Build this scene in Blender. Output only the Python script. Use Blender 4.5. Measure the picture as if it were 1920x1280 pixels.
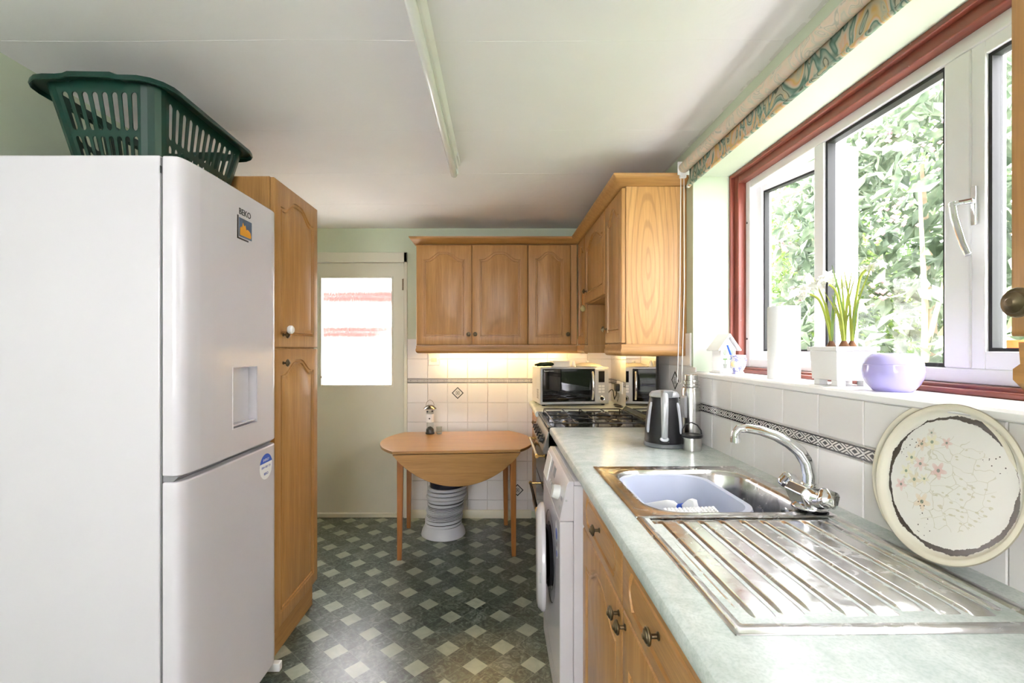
import bpy, math, random
import numpy as np
from mathutils import Vector, Matrix
random.seed(7); rng = np.random.default_rng(7)
PI = math.pi
for o in list(bpy.data.objects): bpy.data.objects.remove(o)
SC = bpy.context.scene
COL = SC.collection

# ------------------------------------------------------------------ camera
cam = bpy.data.objects.new('camera', bpy.data.cameras.new('camera')); COL.objects.link(cam)
cam.location = (0, 0, 1.32); cam.rotation_euler = (PI/2, 0, 0)
cam.data.sensor_width = 36; cam.data.lens = 36*885/1920
cam.data.shift_x = 27/1920; cam.data.shift_y = 12/1920
cam.data.clip_start = 0.02
SC.camera = cam

# ------------------------------------------------------------------ light
SC.view_settings.view_transform = 'Standard'; SC.view_settings.look = 'None'
SC.view_settings.gamma = 1; SC.view_settings.use_curve_mapping = False
SC.view_settings.exposure = EXPOSURE = 1.80
SC.cycles.use_denoising = True
SC.cycles.max_bounces = 12; SC.cycles.diffuse_bounces = 6; SC.cycles.transparent_max_bounces = 16
SC.cycles.sample_clamp_indirect = 6
W = bpy.data.worlds.new('sky'); SC.world = W; W.use_nodes = True
bg = W.node_tree.nodes['Background']; bg.inputs[0].default_value = (1.0, 0.95, 0.99, 1); bg.inputs[1].default_value = 7.5
def area(name, loc, target, sx, sy, power, color):
    l = bpy.data.lights.new(name, 'AREA'); l.shape = 'RECTANGLE'; l.size = sx; l.size_y = sy; l.energy = power; l.color = color
    o = bpy.data.objects.new(name, l); COL.objects.link(o); o.location = loc
    o.rotation_euler = (Vector(target)-Vector(loc)).to_track_quat('-Z', 'Y').to_euler(); return o
sun = bpy.data.lights.new('sun', 'SUN'); sun.energy = 12; sun.angle = math.radians(6); sun.color = (1, .94, .92)
so = bpy.data.objects.new('sun', sun); COL.objects.link(so); so.rotation_euler = Vector((.06, .42, -.9)).to_track_quat('-Z', 'Y').to_euler()
# added fill lamp behind the camera, brightening the room from the rear
area('fill_rear', (-0.2, -1.35, 1.55), (-0.2, 2.5, 1.35), 1.9, 1.3, 2.0, (1.0, 0.95, 0.97))

# ------------------------------------------------------------------ node materials
def new_mat(name):
    m = bpy.data.materials.new(name); m.use_nodes = True
    return m, m.node_tree.nodes, m.node_tree.links, m.node_tree.nodes['Principled BSDF']
def sset(b, k, v):
    if k in b.inputs: b.inputs[k].default_value = v
def rgb(c): return (c[0], c[1], c[2], 1)
def s2l(r, g, b):
    f = lambda v: (v/255/12.92) if v/255 <= 0.04045 else ((v/255+0.055)/1.055)**2.4
    return (f(r), f(g), f(b))
def coords(N, L, scale=(1, 1, 1), kind='Object', rot=(0, 0, 0), loc=(0, 0, 0)):
    t = N.new('ShaderNodeTexCoord'); m = N.new('ShaderNodeMapping')
    m.inputs['Scale'].default_value = scale; m.inputs['Rotation'].default_value = rot; m.inputs['Location'].default_value = loc
    L.new(t.outputs[kind], m.inputs[0]); return m.outputs[0]
def noise(N, L, vec, scale=5, detail=3, dist=0, rough=.5):
    n = N.new('ShaderNodeTexNoise'); n.inputs['Scale'].default_value = scale; n.inputs['Detail'].default_value = detail
    n.inputs['Distortion'].default_value = dist; n.inputs['Roughness'].default_value = rough
    if vec: L.new(vec, n.inputs['Vector'])
    return n.outputs[0]
def ramp(N, L, fac, stops, interp='LINEAR'):
    r = N.new('ShaderNodeValToRGB'); r.color_ramp.interpolation = interp
    el = r.color_ramp.elements
    while len(el) > 1: el.remove(el[-1])
    el[0].position = stops[0][0]; el[0].color = rgb(stops[0][1])
    for p, c in stops[1:]:
        e = el.new(p); e.color = rgb(c)
    L.new(fac, r.inputs[0]); return r.outputs[0]
def mix(N, L, fac, a, b, mode='MIX'):
    m = N.new('ShaderNodeMix'); m.data_type = 'RGBA'; m.blend_type = mode
    for i, v in ((0, fac), (6, a), (7, b)):
        if isinstance(v, (int, float)): m.inputs[i].default_value = v
        elif isinstance(v, tuple): m.inputs[i].default_value = rgb(v)
        else: L.new(v, m.inputs[i])
    return m.outputs[2]
def math_(N, L, op, a, b=0.0, c=0.0):
    m = N.new('ShaderNodeMath'); m.operation = op
    for i, v in enumerate((a, b, c)):
        if isinstance(v, (int, float)): m.inputs[i].default_value = v
        else: L.new(v, m.inputs[i])
    return m.outputs[0]
def bump(N, L, h, bsdf, strength=.2, dist=.01):
    b = N.new('ShaderNodeBump'); b.inputs['Strength'].default_value = strength; b.inputs['Distance'].default_value = dist
    L.new(h, b.inputs['Height']); L.new(b.outputs[0], bsdf.inputs['Normal']); return b
def plain(name, c, rough=.5, metal=0, var=.06, vs=6, bmp=0, bs=80, coat=0, scale=(1, 1, 1), spec=.5):
    m, N, L, b = new_mat(name)
    v = coords(N, L, scale)
    n = noise(N, L, v, vs, 4)
    lo = tuple(max(0, x*(1-var)) for x in c); hi = tuple(min(1, x*(1+var)) for x in c)
    L.new(ramp(N, L, n, [(.3, lo), (.7, hi)]), b.inputs['Base Color'])
    b.inputs['Roughness'].default_value = rough; b.inputs['Metallic'].default_value = metal
    sset(b, 'Coat Weight', coat); sset(b, 'Specular IOR Level', spec)
    if bmp: bump(N, L, noise(N, L, v, bs, 4), b, bmp, .004)
    return m
def wood(name, c0, c1, axis='Z', figure=False, rough=.38):
    m, N, L, b = new_mat(name)
    k = {'X': 0, 'Y': 1, 'Z': 2}[axis]
    def sc(a, l): s = [a, a, a]; s[k] = l; return tuple(s)
    n1 = noise(N, L, coords(N, L, sc(16, .9)), 2.2, 5, .8)
    n2 = noise(N, L, coords(N, L, sc(150, 5)), 2.0, 3, .2)
    col = ramp(N, L, n1, [(.25, c0), (.5, tuple((a+b_)/2 for a, b_ in zip(c0, c1))), (.75, c1)])
    col = mix(N, L, ramp(N, L, n2, [(.35, (.32,)*3), (.6, (0, 0, 0))]), col, tuple(x*.6 for x in c0))
    if figure:
        w = N.new('ShaderNodeTexWave'); w.wave_type = 'RINGS'; w.rings_direction = 'SPHERICAL'
        w.inputs['Scale'].default_value = 9; w.inputs['Distortion'].default_value = 2.5
        w.inputs['Detail'].default_value = 3; w.inputs['Detail Scale'].default_value = 1.2
        L.new(coords(N, L, (1.6, 1.6, .27), loc=(-.55, -.20, -.10)), w.inputs['Vector'])
        col = mix(N, L, ramp(N, L, w.outputs[1], [(.72, (0, 0, 0)), (.95, (.5,)*3)]), col, tuple(x*.62 for x in c0))
    L.new(col, b.inputs['Base Color'])
    b.inputs['Roughness'].default_value = rough
    bump(N, L, n2, b, .08, .002)
    return m
OAK0, OAK1 = (.40, .195, .058), (.55, .295, .10)
M = {}
M['oak'] = wood('oak_vertical', OAK0, OAK1)
M['oak_x'] = wood('oak_lengthwise_x', OAK0, OAK1, 'X')
M['oak_y'] = wood('oak_lengthwise_y', OAK0, OAK1, 'Y')
M['oak_fig'] = wood('oak_cathedral_grain', (.50, .255, .085), (.62, .345, .13), 'Z', True)
M['table'] = wood('teak_table_veneer', (.33, .165, .05), (.46, .245, .078), 'X', False, .28)
M['tableleg'] = wood('teak_leg', (.33, .115, .022), (.43, .165, .04), 'Z', False, .35)
M['white_app'] = plain('white_enamel', (.68, .655, .70), .22, var=.01, coat=.3)
M['white_pl'] = plain('white_plastic', (.80, .80, .79), .35, var=.015)
M['upvc'] = plain('white_upvc', (.85, .84, .88), .3, var=.01)
M['grey_seam'] = plain('seam_grey', (.25, .25, .27), .6)  # even grey for seals, seams, displays and print marks
M['rubber'] = plain('black_rubber', (.012, .012, .014), .6)
M['black'] = plain('black_gloss', (.008, .008, .010), .12, var=.1)
M['blackpl'] = plain('black_plastic', (.014, .014, .017), .33, var=.1, bmp=.05)
M['green_pl'] = plain('dark_green_plastic', (.005, .038, .027), .3, var=.08)
M['green_en'] = plain('dark_green_enamel', (.006, .028, .016), .2)
M['brass'] = plain('polished_brass', (.75, .50, .18), .2, 1)
M['antique'] = plain('antique_brass', (.20, .155, .095), .34, 1, var=.35, vs=60)
M['chrome'] = plain('chrome', (.80, .81, .83), .07, 1, var=.02)
M['steelb'] = plain('brushed_steel_flask', (.58, .57, .55), .27, 1, var=.08, vs=4, scale=(1, 1, 30))
M['silver'] = plain('silver_plastic', (.50, .51, .53), .3, .35, var=.03)
M['bowlgrey'] = plain('grey_blue_plastic', (.50, .54, .66), .4, var=.02)
M['lilac'] = plain('lilac_glaze', (.47, .43, .83), .12, var=.03, coat=.5)
M['paper'] = plain('white_paper', (.84, .84, .84), .9, var=.02, bmp=.3, bs=160)
M['ceramic'] = plain('white_ceramic', (.80, .80, .79), .15, var=.02)
M['grout'] = plain('pale_grout', (.68, .665, .64), .8)
M['sillw'] = plain('white_sill', (.82, .82, .82), .25, var=.02)
M['cream_paint'] = plain('cream_gloss_paint', (.64, .63, .52), .35, var=.03, vs=3)
M['blue'] = plain('blue_plastic', (.02, .10, .55), .4)
M['blueink'] = plain('blue_ink', (.015, .05, .42), .4)
M['ink'] = plain('dark_ink', (.03, .03, .035), .5)
M['soil'] = plain('bulb_brown', (.16, .07, .03), .9, var=.4, vs=40)
M['stem'] = plain('yellow_green_stem', (.38, .44, .06), .5, var=.3, vs=15)
M['petal'] = plain('white_petal', (.82, .82, .74), .6)
M['duct'] = plain('white_ribbed_plastic', (.66, .68, .74), .4, var=.03)
M['leafgrn'] = plain('small_green_print', (.14, .30, .08), .6)
M['sand'] = plain('pale_yellow_glaze', (.80, .66, .34), .3)
M['duckwhite'] = plain('white_cord', (.74, .73, .70), .7)

def tilemat():
    m, N, L, b = new_mat('white_glazed_tile')
    v = coords(N, L)
    oi = N.new('ShaderNodeObjectInfo')
    c = mix(N, L, oi.outputs['Random'], (.735, .715, .705), (.79, .775, .77))
    L.new(c, b.inputs['Base Color']); b.inputs['Roughness'].default_value = .16
    bump(N, L, noise(N, L, v, 14, 2), b, .12, .01); return m
M['tile'] = tilemat()
def bordermat():
    m, N, L, b = new_mat('patterned_border_tile')
    t = N.new('ShaderNodeTexCoord'); s = N.new('ShaderNodeSeparateXYZ'); L.new(t.outputs['UV'], s.inputs[0])
    u, v = s.outputs[0], s.outputs[1]
    vv = math_(N, L, 'ABSOLUTE', math_(N, L, 'SUBTRACT', v, .5))
    edge = math_(N, L, 'MULTIPLY', math_(N, L, 'GREATER_THAN', vv, .33), math_(N, L, 'LESS_THAN', vv, .45))
    fu = math_(N, L, 'ABSOLUTE', math_(N, L, 'SUBTRACT', math_(N, L, 'FRACT', math_(N, L, 'MULTIPLY', u, 3.0)), .5))
    d = math_(N, L, 'ADD', fu, math_(N, L, 'MULTIPLY', vv, 1.2))
    ring = math_(N, L, 'LESS_THAN', math_(N, L, 'ABSOLUTE', math_(N, L, 'SUBTRACT', math_(N, L, 'FRACT', math_(N, L, 'MULTIPLY', d, 3.6)), .5)), .20)
    dot = math_(N, L, 'LESS_THAN', d, .09)
    vo = N.new('ShaderNodeTexVoronoi'); vo.inputs['Scale'].default_value = 9
    mp = N.new('ShaderNodeMapping'); mp.inputs['Scale'].default_value = (4, 1, 1); L.new(t.outputs['UV'], mp.inputs[0]); L.new(mp.outputs[0], vo.inputs['Vector'])
    sp = math_(N, L, 'GREATER_THAN', vo.outputs[0], .12)
    inner = math_(N, L, 'LESS_THAN', vv, .34)
    k = math_(N, L, 'MULTIPLY', math_(N, L, 'MULTIPLY', ring, sp), inner)
    k = math_(N, L, 'MAXIMUM', math_(N, L, 'MAXIMUM', k, edge), dot)
    L.new(mix(N, L, k, (.66, .64, .62), (.03, .03, .034)), b.inputs['Base Color']); b.inputs['Roughness'].default_value = .2
    return m
M['border'] = bordermat()
def decormat():
    m, N, L, b = new_mat('patterned_diamond_tile')
    t = N.new('ShaderNodeTexCoord'); s = N.new('ShaderNodeSeparateXYZ'); L.new(t.outputs['UV'], s.inputs[0])
    a = math_(N, L, 'ABSOLUTE', math_(N, L, 'SUBTRACT', s.outputs[0], .5)); c = math_(N, L, 'ABSOLUTE', math_(N, L, 'SUBTRACT', s.outputs[1], .5))
    mx = math_(N, L, 'MAXIMUM', a, c)
    edge = math_(N, L, 'GREATER_THAN', mx, .40)
    rad = math_(N, L, 'SQRT', math_(N, L, 'ADD', math_(N, L, 'MULTIPLY', a, a), math_(N, L, 'MULTIPLY', c, c)))
    ring = math_(N, L, 'LESS_THAN', math_(N, L, 'ABSOLUTE', math_(N, L, 'SUBTRACT', rad, .22)), .035)
    pet = math_(N, L, 'LESS_THAN', math_(N, L, 'MULTIPLY', a, c), .006)
    pet = math_(N, L, 'MULTIPLY', math_(N, L, 'MULTIPLY', pet, math_(N, L, 'LESS_THAN', rad, .33)), math_(N, L, 'GREATER_THAN', rad, .08))
    dot = math_(N, L, 'LESS_THAN', rad, .06)
    k = math_(N, L, 'MAXIMUM', math_(N, L, 'MAXIMUM', edge, math_(N, L, 'MULTIPLY', ring, .6)), math_(N, L, 'MAXIMUM', math_(N, L, 'MULTIPLY', pet, .5), dot))
    L.new(mix(N, L, k, (.66, .65, .63), (.035, .037, .04)), b.inputs['Base Color']); b.inputs['Roughness'].default_value = .2
    return m
M['decor'] = decormat()
def floormat():
    m, N, L, b = new_mat('green_vinyl_floor_print')
    P = .1712
    v = coords(N, L, (1, 1, 1), rot=(0, 0, 0))
    s = N.new('ShaderNodeSeparateXYZ'); L.new(v, s.inputs[0])
    ang = math.radians(-42.6); ca, sa = math.cos(ang), math.sin(ang)
    ox, oy = -.9856, 3.0116
    x = math_(N, L, 'SUBTRACT', s.outputs[0], ox); y = math_(N, L, 'SUBTRACT', s.outputs[1], oy)
    uu = math_(N, L, 'ADD', math_(N, L, 'MULTIPLY', x, ca/P), math_(N, L, 'MULTIPLY', y, sa/P))
    ww = math_(N, L, 'ADD', math_(N, L, 'MULTIPLY', x, -sa/P), math_(N, L, 'MULTIPLY', y, ca/P))
    uu = math_(N, L, 'ADD', uu, 20.22); ww = math_(N, L, 'ADD', ww, 20.22)
    u = math_(N, L, 'FRACT', uu); w = math_(N, L, 'FRACT', ww)
    S = .44
    inu = math_(N, L, 'LESS_THAN', u, S); inw = math_(N, L, 'LESS_THAN', w, S)
    cream = math_(N, L, 'MULTIPLY', inu, inw)
    A = math_(N, L, 'MULTIPLY', inu, math_(N, L, 'SUBTRACT', 1, inw)); B = math_(N, L, 'MULTIPLY', inw, math_(N, L, 'SUBTRACT', 1, inu))
    cid = N.new('ShaderNodeCombineXYZ')
    L.new(math_(N, L, 'ADD', math_(N, L, 'MULTIPLY', math_(N, L, 'FLOOR', uu), 2.0), inu), cid.inputs[0])
    L.new(math_(N, L, 'ADD', math_(N, L, 'MULTIPLY', math_(N, L, 'FLOOR', ww), 2.0), inw), cid.inputs[1])
    wn = N.new('ShaderNodeTexWhiteNoise'); L.new(cid.outputs[0], wn.inputs['Vector'])
    n = noise(N, L, coords(N, L, (1, 1, 1)), 24, 8, 2.2, .68)
    nf = noise(N, L, coords(N, L, (1, 1, 1), loc=(5, 5, 0)), 20, 4, .8)
    dark = ramp(N, L, n, [(.36, (.018, .027, .021)), (.50, (.055, .072, .060)), (.58, (.11, .14, .118)), (.70, (.24, .28, .235))])
    med = ramp(N, L, n, [(.34, (.045, .060, .050)), (.50, (.115, .145, .122)), (.66, (.25, .29, .245))])
    base = mix(N, L, math_(N, L, 'MULTIPLY', wn.outputs[0], .95), dark, med)
    base = mix(N, L, math_(N, L, 'MULTIPLY', A, .25), base, (.03, .045, .035))
    cr = ramp(N, L, nf, [(.3, (.29, .33, .26)), (.7, (.39, .43, .34))])
    base = mix(N, L, cream, base, cr)
    # printed joint lines
    def near(t, at, wd): return math_(N, L, 'LESS_THAN', math_(N, L, 'ABSOLUTE', math_(N, L, 'SUBTRACT', t, at)), wd)
    ln = math_(N, L, 'MAXIMUM', math_(N, L, 'MAXIMUM', near(u, S, .009), near(w, S, .009)), math_(N, L, 'MAXIMUM', near(u, .006, .007), near(w, .006, .007)))
    ln = math_(N, L, 'MULTIPLY', ln, math_(N, L, 'SUBTRACT', 1, cream))
    base = mix(N, L, math_(N, L, 'MULTIPLY', ln, .55), base, (.22, .25, .21))
    L.new(base, b.inputs['Base Color']); b.inputs['Roughness'].default_value = .30
    bump(N, L, noise(N, L, coords(N, L, (1, 1, 1)), 30, 3), b, .06, .004)
    sset(b, 'Specular IOR Level', .55)
    return m
M['floor'] = floormat()
def ceilmat():
    m, N, L, b = new_mat('white_lined_ceiling')
    n = noise(N, L, coords(N, L), 1.6, 5, .4); n2 = noise(N, L, coords(N, L, loc=(3, 1, 0)), 7, 5, 1)
    c = ramp(N, L, n, [(.3, (.82, .80, .81)), (.7, (.87, .855, .865))])
    # cracked, scuffed filler along the window-side edge
    s = N.new('ShaderNodeSeparateXYZ'); L.new(coords(N, L), s.inputs[0])
    e = math_(N, L, 'ADD', s.outputs[0], math_(N, L, 'MULTIPLY', n2, .05))
    edge = math_(N, L, 'MULTIPLY', math_(N, L, 'GREATER_THAN', e, .900), math_(N, L, 'GREATER_THAN', n2, .47))
    c = mix(N, L, math_(N, L, 'MULTIPLY', edge, .22), c, (.42, .40, .36))
    L.new(c, b.inputs['Base Color']); b.inputs['Roughness'].default_value = .85
    bump(N, L, n2, b, .12, .02); return m
M['ceil'] = ceilmat()
M['green_wall'] = plain('pale_green_paint', (.54, .605, .46), .6, var=.05, vs=2.5, bmp=.1, bs=25)
M['green_pale'] = plain('paler_green_reveal_paint', (.66, .74, .61), .6, var=.02, vs=2.5, bmp=.08, bs=25)
def redmat():
    m, N, L, b = new_mat('red_brown_stained_timber')
    n = noise(N, L, coords(N, L, (30, 2, 2)), 3, 5, .5)
    n2 = noise(N, L, coords(N, L), 90, 2)
    c = ramp(N, L, n, [(.25, (.17, .035, .022)), (.75, (.30, .075, .05))])
    c = mix(N, L, ramp(N, L, n2, [(.74, (0, 0, 0)), (.78, (.6,)*3)]), c, (.6, .4, .33))
    L.new(c, b.inputs['Base Color']); b.inputs['Roughness'].default_value = .3; return m
M['redwood'] = redmat()
def laminate():
    m, N, L, b = new_mat('pale_green_speckled_laminate')
    n = noise(N, L, coords(N, L), 14, 8, .8, .7); n2 = noise(N, L, coords(N, L), 190, 3)
    c = ramp(N, L, n, [(.35, (.50, .57, .545)), (.55, (.62, .68, .66)), (.7, (.70, .745, .73))])
    c = mix(N, L, ramp(N, L, n2, [(.45, (0, 0, 0)), (.62, (.28,)*3)]), c, (.34, .43, .40))
    L.new(c, b.inputs['Base Color']); b.inputs['Roughness'].default_value = .24; return m
M['lam'] = laminate()
def steel():
    m, N, L, b = new_mat('stainless_sink_steel')
    n = noise(N, L, coords(N, L, (3, 60, 3)), 6, 4); n2 = noise(N, L, coords(N, L), 30, 4, 1)
    L.new(ramp(N, L, n2, [(.3, (.60, .59, .58)), (.7, (.72, .72, .72))]), b.inputs['Base Color'])
    b.inputs['Metallic'].default_value = 1
    L.new(ramp(N, L, n2, [(.3, (.16,)*3), (.7, (.30,)*3)]), b.inputs['Roughness'])
    bump(N, L, noise(N, L, coords(N, L), 12, 3), b, .08, .01); return m
M['sink'] = steel()
def blindmat():
    m, N, L, b = new_mat('marbled_green_gold_fabric')
    v = coords(N, L, (1, 1, .75))
    n = N.new('ShaderNodeTexNoise'); n.inputs['Scale'].default_value = 7.0; n.inputs['Detail'].default_value = 1.5; n.inputs['Distortion'].default_value = 2.6
    L.new(v, n.inputs['Vector'])
    w = math_(N, L, 'FRACT', math_(N, L, 'MULTIPLY', n.outputs[0], 3.2))
    c = ramp(N, L, w, [(0, (.40, .42, .33)), (.10, (.55, .47, .30)), (.2, (.62, .40, .14)), (.3, (.66, .42, .28)), (.42, (.60, .50, .38)), (.55, (.45, .48, .38)), (.63, (.09, .17, .13)), (.72, (.17, .29, .24)), (.84, (.38, .42, .34)), (.93, (.07, .10, .07)), (.97, (.5, .46, .32))])
    L.new(c, b.inputs['Base Color']); b.inputs['Roughness'].default_value = .8
    return m
M['blind'] = blindmat()
def blindback():
    m, N, L, b = new_mat('faded_marbled_fabric')
    n = N.new('ShaderNodeTexNoise'); n.inputs['Scale'].default_value = 7; n.inputs['Detail'].default_value = 1.5; n.inputs['Distortion'].default_value = 2.6
    L.new(coords(N, L), n.inputs['Vector'])
    w = math_(N, L, 'FRACT', math_(N, L, 'MULTIPLY', n.outputs[0], 5.0))
    c = ramp(N, L, w, [(0, (.62, .55, .42)), (.3, (.68, .54, .42)), (.5, (.64, .56, .46)), (.6, (.42, .42, .34)), (.66, (.66, .57, .45)), (.9, (.52, .52, .42)), (1, (.62, .55, .42))])
    L.new(c, b.inputs['Base Color']); b.inputs['Roughness'].default_value = .8; return m
M['blindback'] = blindback()
def thin_glass(name, tint=(.96, .98, .98), refl=1.0):
    m, N, L, b = new_mat(name); N.remove(b)
    t = N.new('ShaderNodeBsdfTransparent'); t.inputs[0].default_value = rgb(tint)
    g = N.new('ShaderNodeBsdfGlossy'); g.inputs['Roughness'].default_value = .01
    f = N.new('ShaderNodeLayerWeight'); f.inputs[0].default_value = .5
    k = math_(N, L, 'MULTIPLY', math_(N, L, 'MULTIPLY_ADD', math_(N, L, 'POWER', f.outputs[1], 5.0), .9, .035), refl)
    k = math_(N, L, 'MINIMUM', k, .95)
    mx = N.new('ShaderNodeMixShader'); L.new(k, mx.inputs[0]); L.new(t.outputs[0], mx.inputs[1]); L.new(g.outputs[0], mx.inputs[2])
    L.new(mx.outputs[0], N['Material Output'].inputs[0]); return m
M['glass'] = thin_glass('window_glass'); M['jarglass'] = thin_glass('clear_jar_glass', (.88, .90, .88), 1.5)
M['lidglass'] = thin_glass('smoked_hob_lid_glass', (.20, .20, .19), 4.5)
def reeded():
    m, N, L, b = new_mat('textured_door_glass'); N.remove(b)
    r = N.new('ShaderNodeBsdfRefraction'); r.inputs['Roughness'].default_value = .05; r.inputs['IOR'].default_value = 1.18; r.inputs[0].default_value = (.80, .80, .80, 1)
    bp = N.new('ShaderNodeBump'); bp.inputs['Strength'].default_value = .6; bp.inputs['Distance'].default_value = .01
    L.new(noise(N, L, coords(N, L, (130, 1, 14)), 1.0, 3, .3), bp.inputs['Height']); L.new(bp.outputs[0], r.inputs['Normal'])
    t = N.new('ShaderNodeBsdfTransparent'); g = N.new('ShaderNodeBsdfGlossy'); g.inputs['Roughness'].default_value = .1
    L.new(bp.outputs[0], g.inputs['Normal'])
    a = N.new('ShaderNodeMixShader'); a.inputs[0].default_value = .05; L.new(r.outputs[0], a.inputs[1]); L.new(g.outputs[0], a.inputs[2])
    L.new(a.outputs[0], N['Material Output'].inputs[0]); return m
M['reeded'] = reeded()
def emit(name, c, s):
    m, N, L, b = new_mat(name); b.inputs['Base Color'].default_value = (.8, .8, .8, 1)
    b.inputs['Emission Color'].default_value = rgb(c); b.inputs['Emission Strength'].default_value = s; return m
M['warm'] = emit('warm_striplight', (1.0, .70, .28), 22)
def traymat(seed):
    m, N, L, b = new_mat('worn_cream_floral_enamel')
    v = coords(N, L); s = N.new('ShaderNodeSeparateXYZ'); L.new(v, s.inputs[0])
    x, y = s.outputs[0], s.outputs[1]
    r = math_(N, L, 'SQRT', math_(N, L, 'ADD', math_(N, L, 'MULTIPLY', x, x), math_(N, L, 'MULTIPLY', y, y)))
    base = ramp(N, L, math_(N, L, 'MULTIPLY', r, 6.5), [(.80, (.72, .72, .68)), (.88, (.74, .71, .60)), (1.0, (.72, .68, .54))])
    nz = noise(N, L, coords(N, L, loc=(seed, 0, 0)), 45, 5, .5, .7); nl = noise(N, L, coords(N, L, loc=(seed, 3, 0)), 9, 2)
    # worn ring where the enamel is gone
    rr = math_(N, L, 'ABSOLUTE', math_(N, L, 'SUBTRACT', math_(N, L, 'ADD', r, math_(N, L, 'MULTIPLY', math_(N, L, 'SUBTRACT', nz, .5), .012)), .1245))
    wid = math_(N, L, 'MULTIPLY', math_(N, L, 'SUBTRACT', nl, .33), .022)
    worn = math_(N, L, 'LESS_THAN', rr, wid)
    # chipped spots
    vo = N.new('ShaderNodeTexVoronoi'); vo.inputs['Scale'].default_value = 150; L.new(coords(N, L, loc=(seed, 0, 0)), vo.inputs['Vector'])
    patch = math_(N, L, 'GREATER_THAN', noise(N, L, coords(N, L, loc=(0, seed+1.3, 0)), 13, 2), .60)
    chip = math_(N, L, 'MULTIPLY', math_(N, L, 'LESS_THAN', vo.outputs[0], .20), math_(N, L, 'MULTIPLY', patch, math_(N, L, 'LESS_THAN', r, .115)))
    # vine print
    vn = N.new('ShaderNodeTexVoronoi'); vn.feature = 'DISTANCE_TO_EDGE'; vn.inputs['Scale'].default_value = 30; vn.inputs['Randomness'].default_value = 1
    mp = N.new('ShaderNodeMapping'); mp.inputs['Location'].default_value = (seed, 2, 0); mp.inputs['Scale'].default_value = (1, 1.6, 1)
    ds = N.new('ShaderNodeVectorMath'); ds.operation = 'ADD'
    nn = N.new('ShaderNodeTexNoise'); nn.inputs['Scale'].default_value = 18; sc = N.new('ShaderNodeVectorMath'); sc.operation = 'SCALE'; sc.inputs['Scale'].default_value = .05
    L.new(v, nn.inputs['Vector']); L.new(nn.outputs[1], sc.inputs[0]); L.new(v, ds.inputs[0]); L.new(sc.outputs[0], ds.inputs[1]); L.new(ds.outputs[0], mp.inputs[0]); L.new(mp.outputs[0], vn.inputs['Vector'])
    vines = math_(N, L, 'MULTIPLY', math_(N, L, 'LESS_THAN', vn.outputs[0], .020), math_(N, L, 'LESS_THAN', r, .090))
    base = mix(N, L, math_(N, L, 'MULTIPLY', vines, .38), base, (.36, .33, .16))
    lv = N.new('ShaderNodeTexVoronoi'); lv.inputs['Scale'].default_value = 62; m3 = N.new('ShaderNodeMapping'); m3.inputs['Scale'].default_value = (1, 1.9, 1); m3.inputs['Rotation'].default_value = (0, 0, .6); L.new(v, m3.inputs[0]); L.new(m3.outputs[0], lv.inputs['Vector'])
    lf = math_(N, L, 'MULTIPLY', math_(N, L, 'LESS_THAN', lv.outputs[0], .24), math_(N, L, 'MULTIPLY', math_(N, L, 'LESS_THAN', r, .092), math_(N, L, 'GREATER_THAN', nl, .47)))
    base = mix(N, L, math_(N, L, 'MULTIPLY', lf, .45), base, (.40, .37, .17))
    R = random.Random(seed)
    fl = [(-.066, .062, .013, (.65, .36, .08)), (-.045, .070, .014, (.72, .64, .22)), (-.015, .074, .010, (.62, .20, .12)), (-.082, .030, .013, (.73, .68, .28)),
          (-.060, .022, .013, (.70, .33, .26)), (-.020, .018, .015, (.62, .13, .08)), (-.088, .000, .013, (.74, .70, .30)), (-.066, -.012, .014, (.62, .48, .12)),
          (-.093, -.030, .012, (.66, .22, .18)), (-.040, -.050, .016, (.70, .45, .12)), (-.045, -.005, .010, (.70, .66, .28)), (-.050, .088, .009, (.55, .45, .3))]
    for i, (fx, fy, fr, fc) in enumerate(fl):
        fr *= 1.2; fc = tuple(.5*q+.35 for q in fc)
        dx = math_(N, L, 'SUBTRACT', x, fx); dy = math_(N, L, 'SUBTRACT', y, fy)
        d = math_(N, L, 'SQRT', math_(N, L, 'ADD', math_(N, L, 'MULTIPLY', dx, dx), math_(N, L, 'MULTIPLY', dy, dy)))
        an = math_(N, L, 'ARCTAN2', dy, dx)
        lim = math_(N, L, 'MULTIPLY_ADD', math_(N, L, 'COSINE', math_(N, L, 'MULTIPLY', an, 5.0)), fr*.28, fr*.72)
        k = math_(N, L, 'LESS_THAN', d, lim)
        k = math_(N, L, 'MULTIPLY', k, math_(N, L, 'MULTIPLY_ADD', d, -.55/fr, .95))
        base = mix(N, L, math_(N, L, 'MAXIMUM', k, 0), base, fc)
        base = mix(N, L, math_(N, L, 'MULTIPLY', math_(N, L, 'LESS_THAN', d, fr*.2), .7), base, (.05, .16, .12))
    base = mix(N, L, math_(N, L, 'MAXIMUM', worn, chip), base, (.055, .045, .035))
    rim = math_(N, L, 'GREATER_THAN', r, .1487)
    base = mix(N, L, math_(N, L, 'MULTIPLY', rim, .7), base, (.16, .13, .09))
    L.new(base, b.inputs['Base Color']); b.inputs['Roughness'].default_value = .28
    return m

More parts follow.
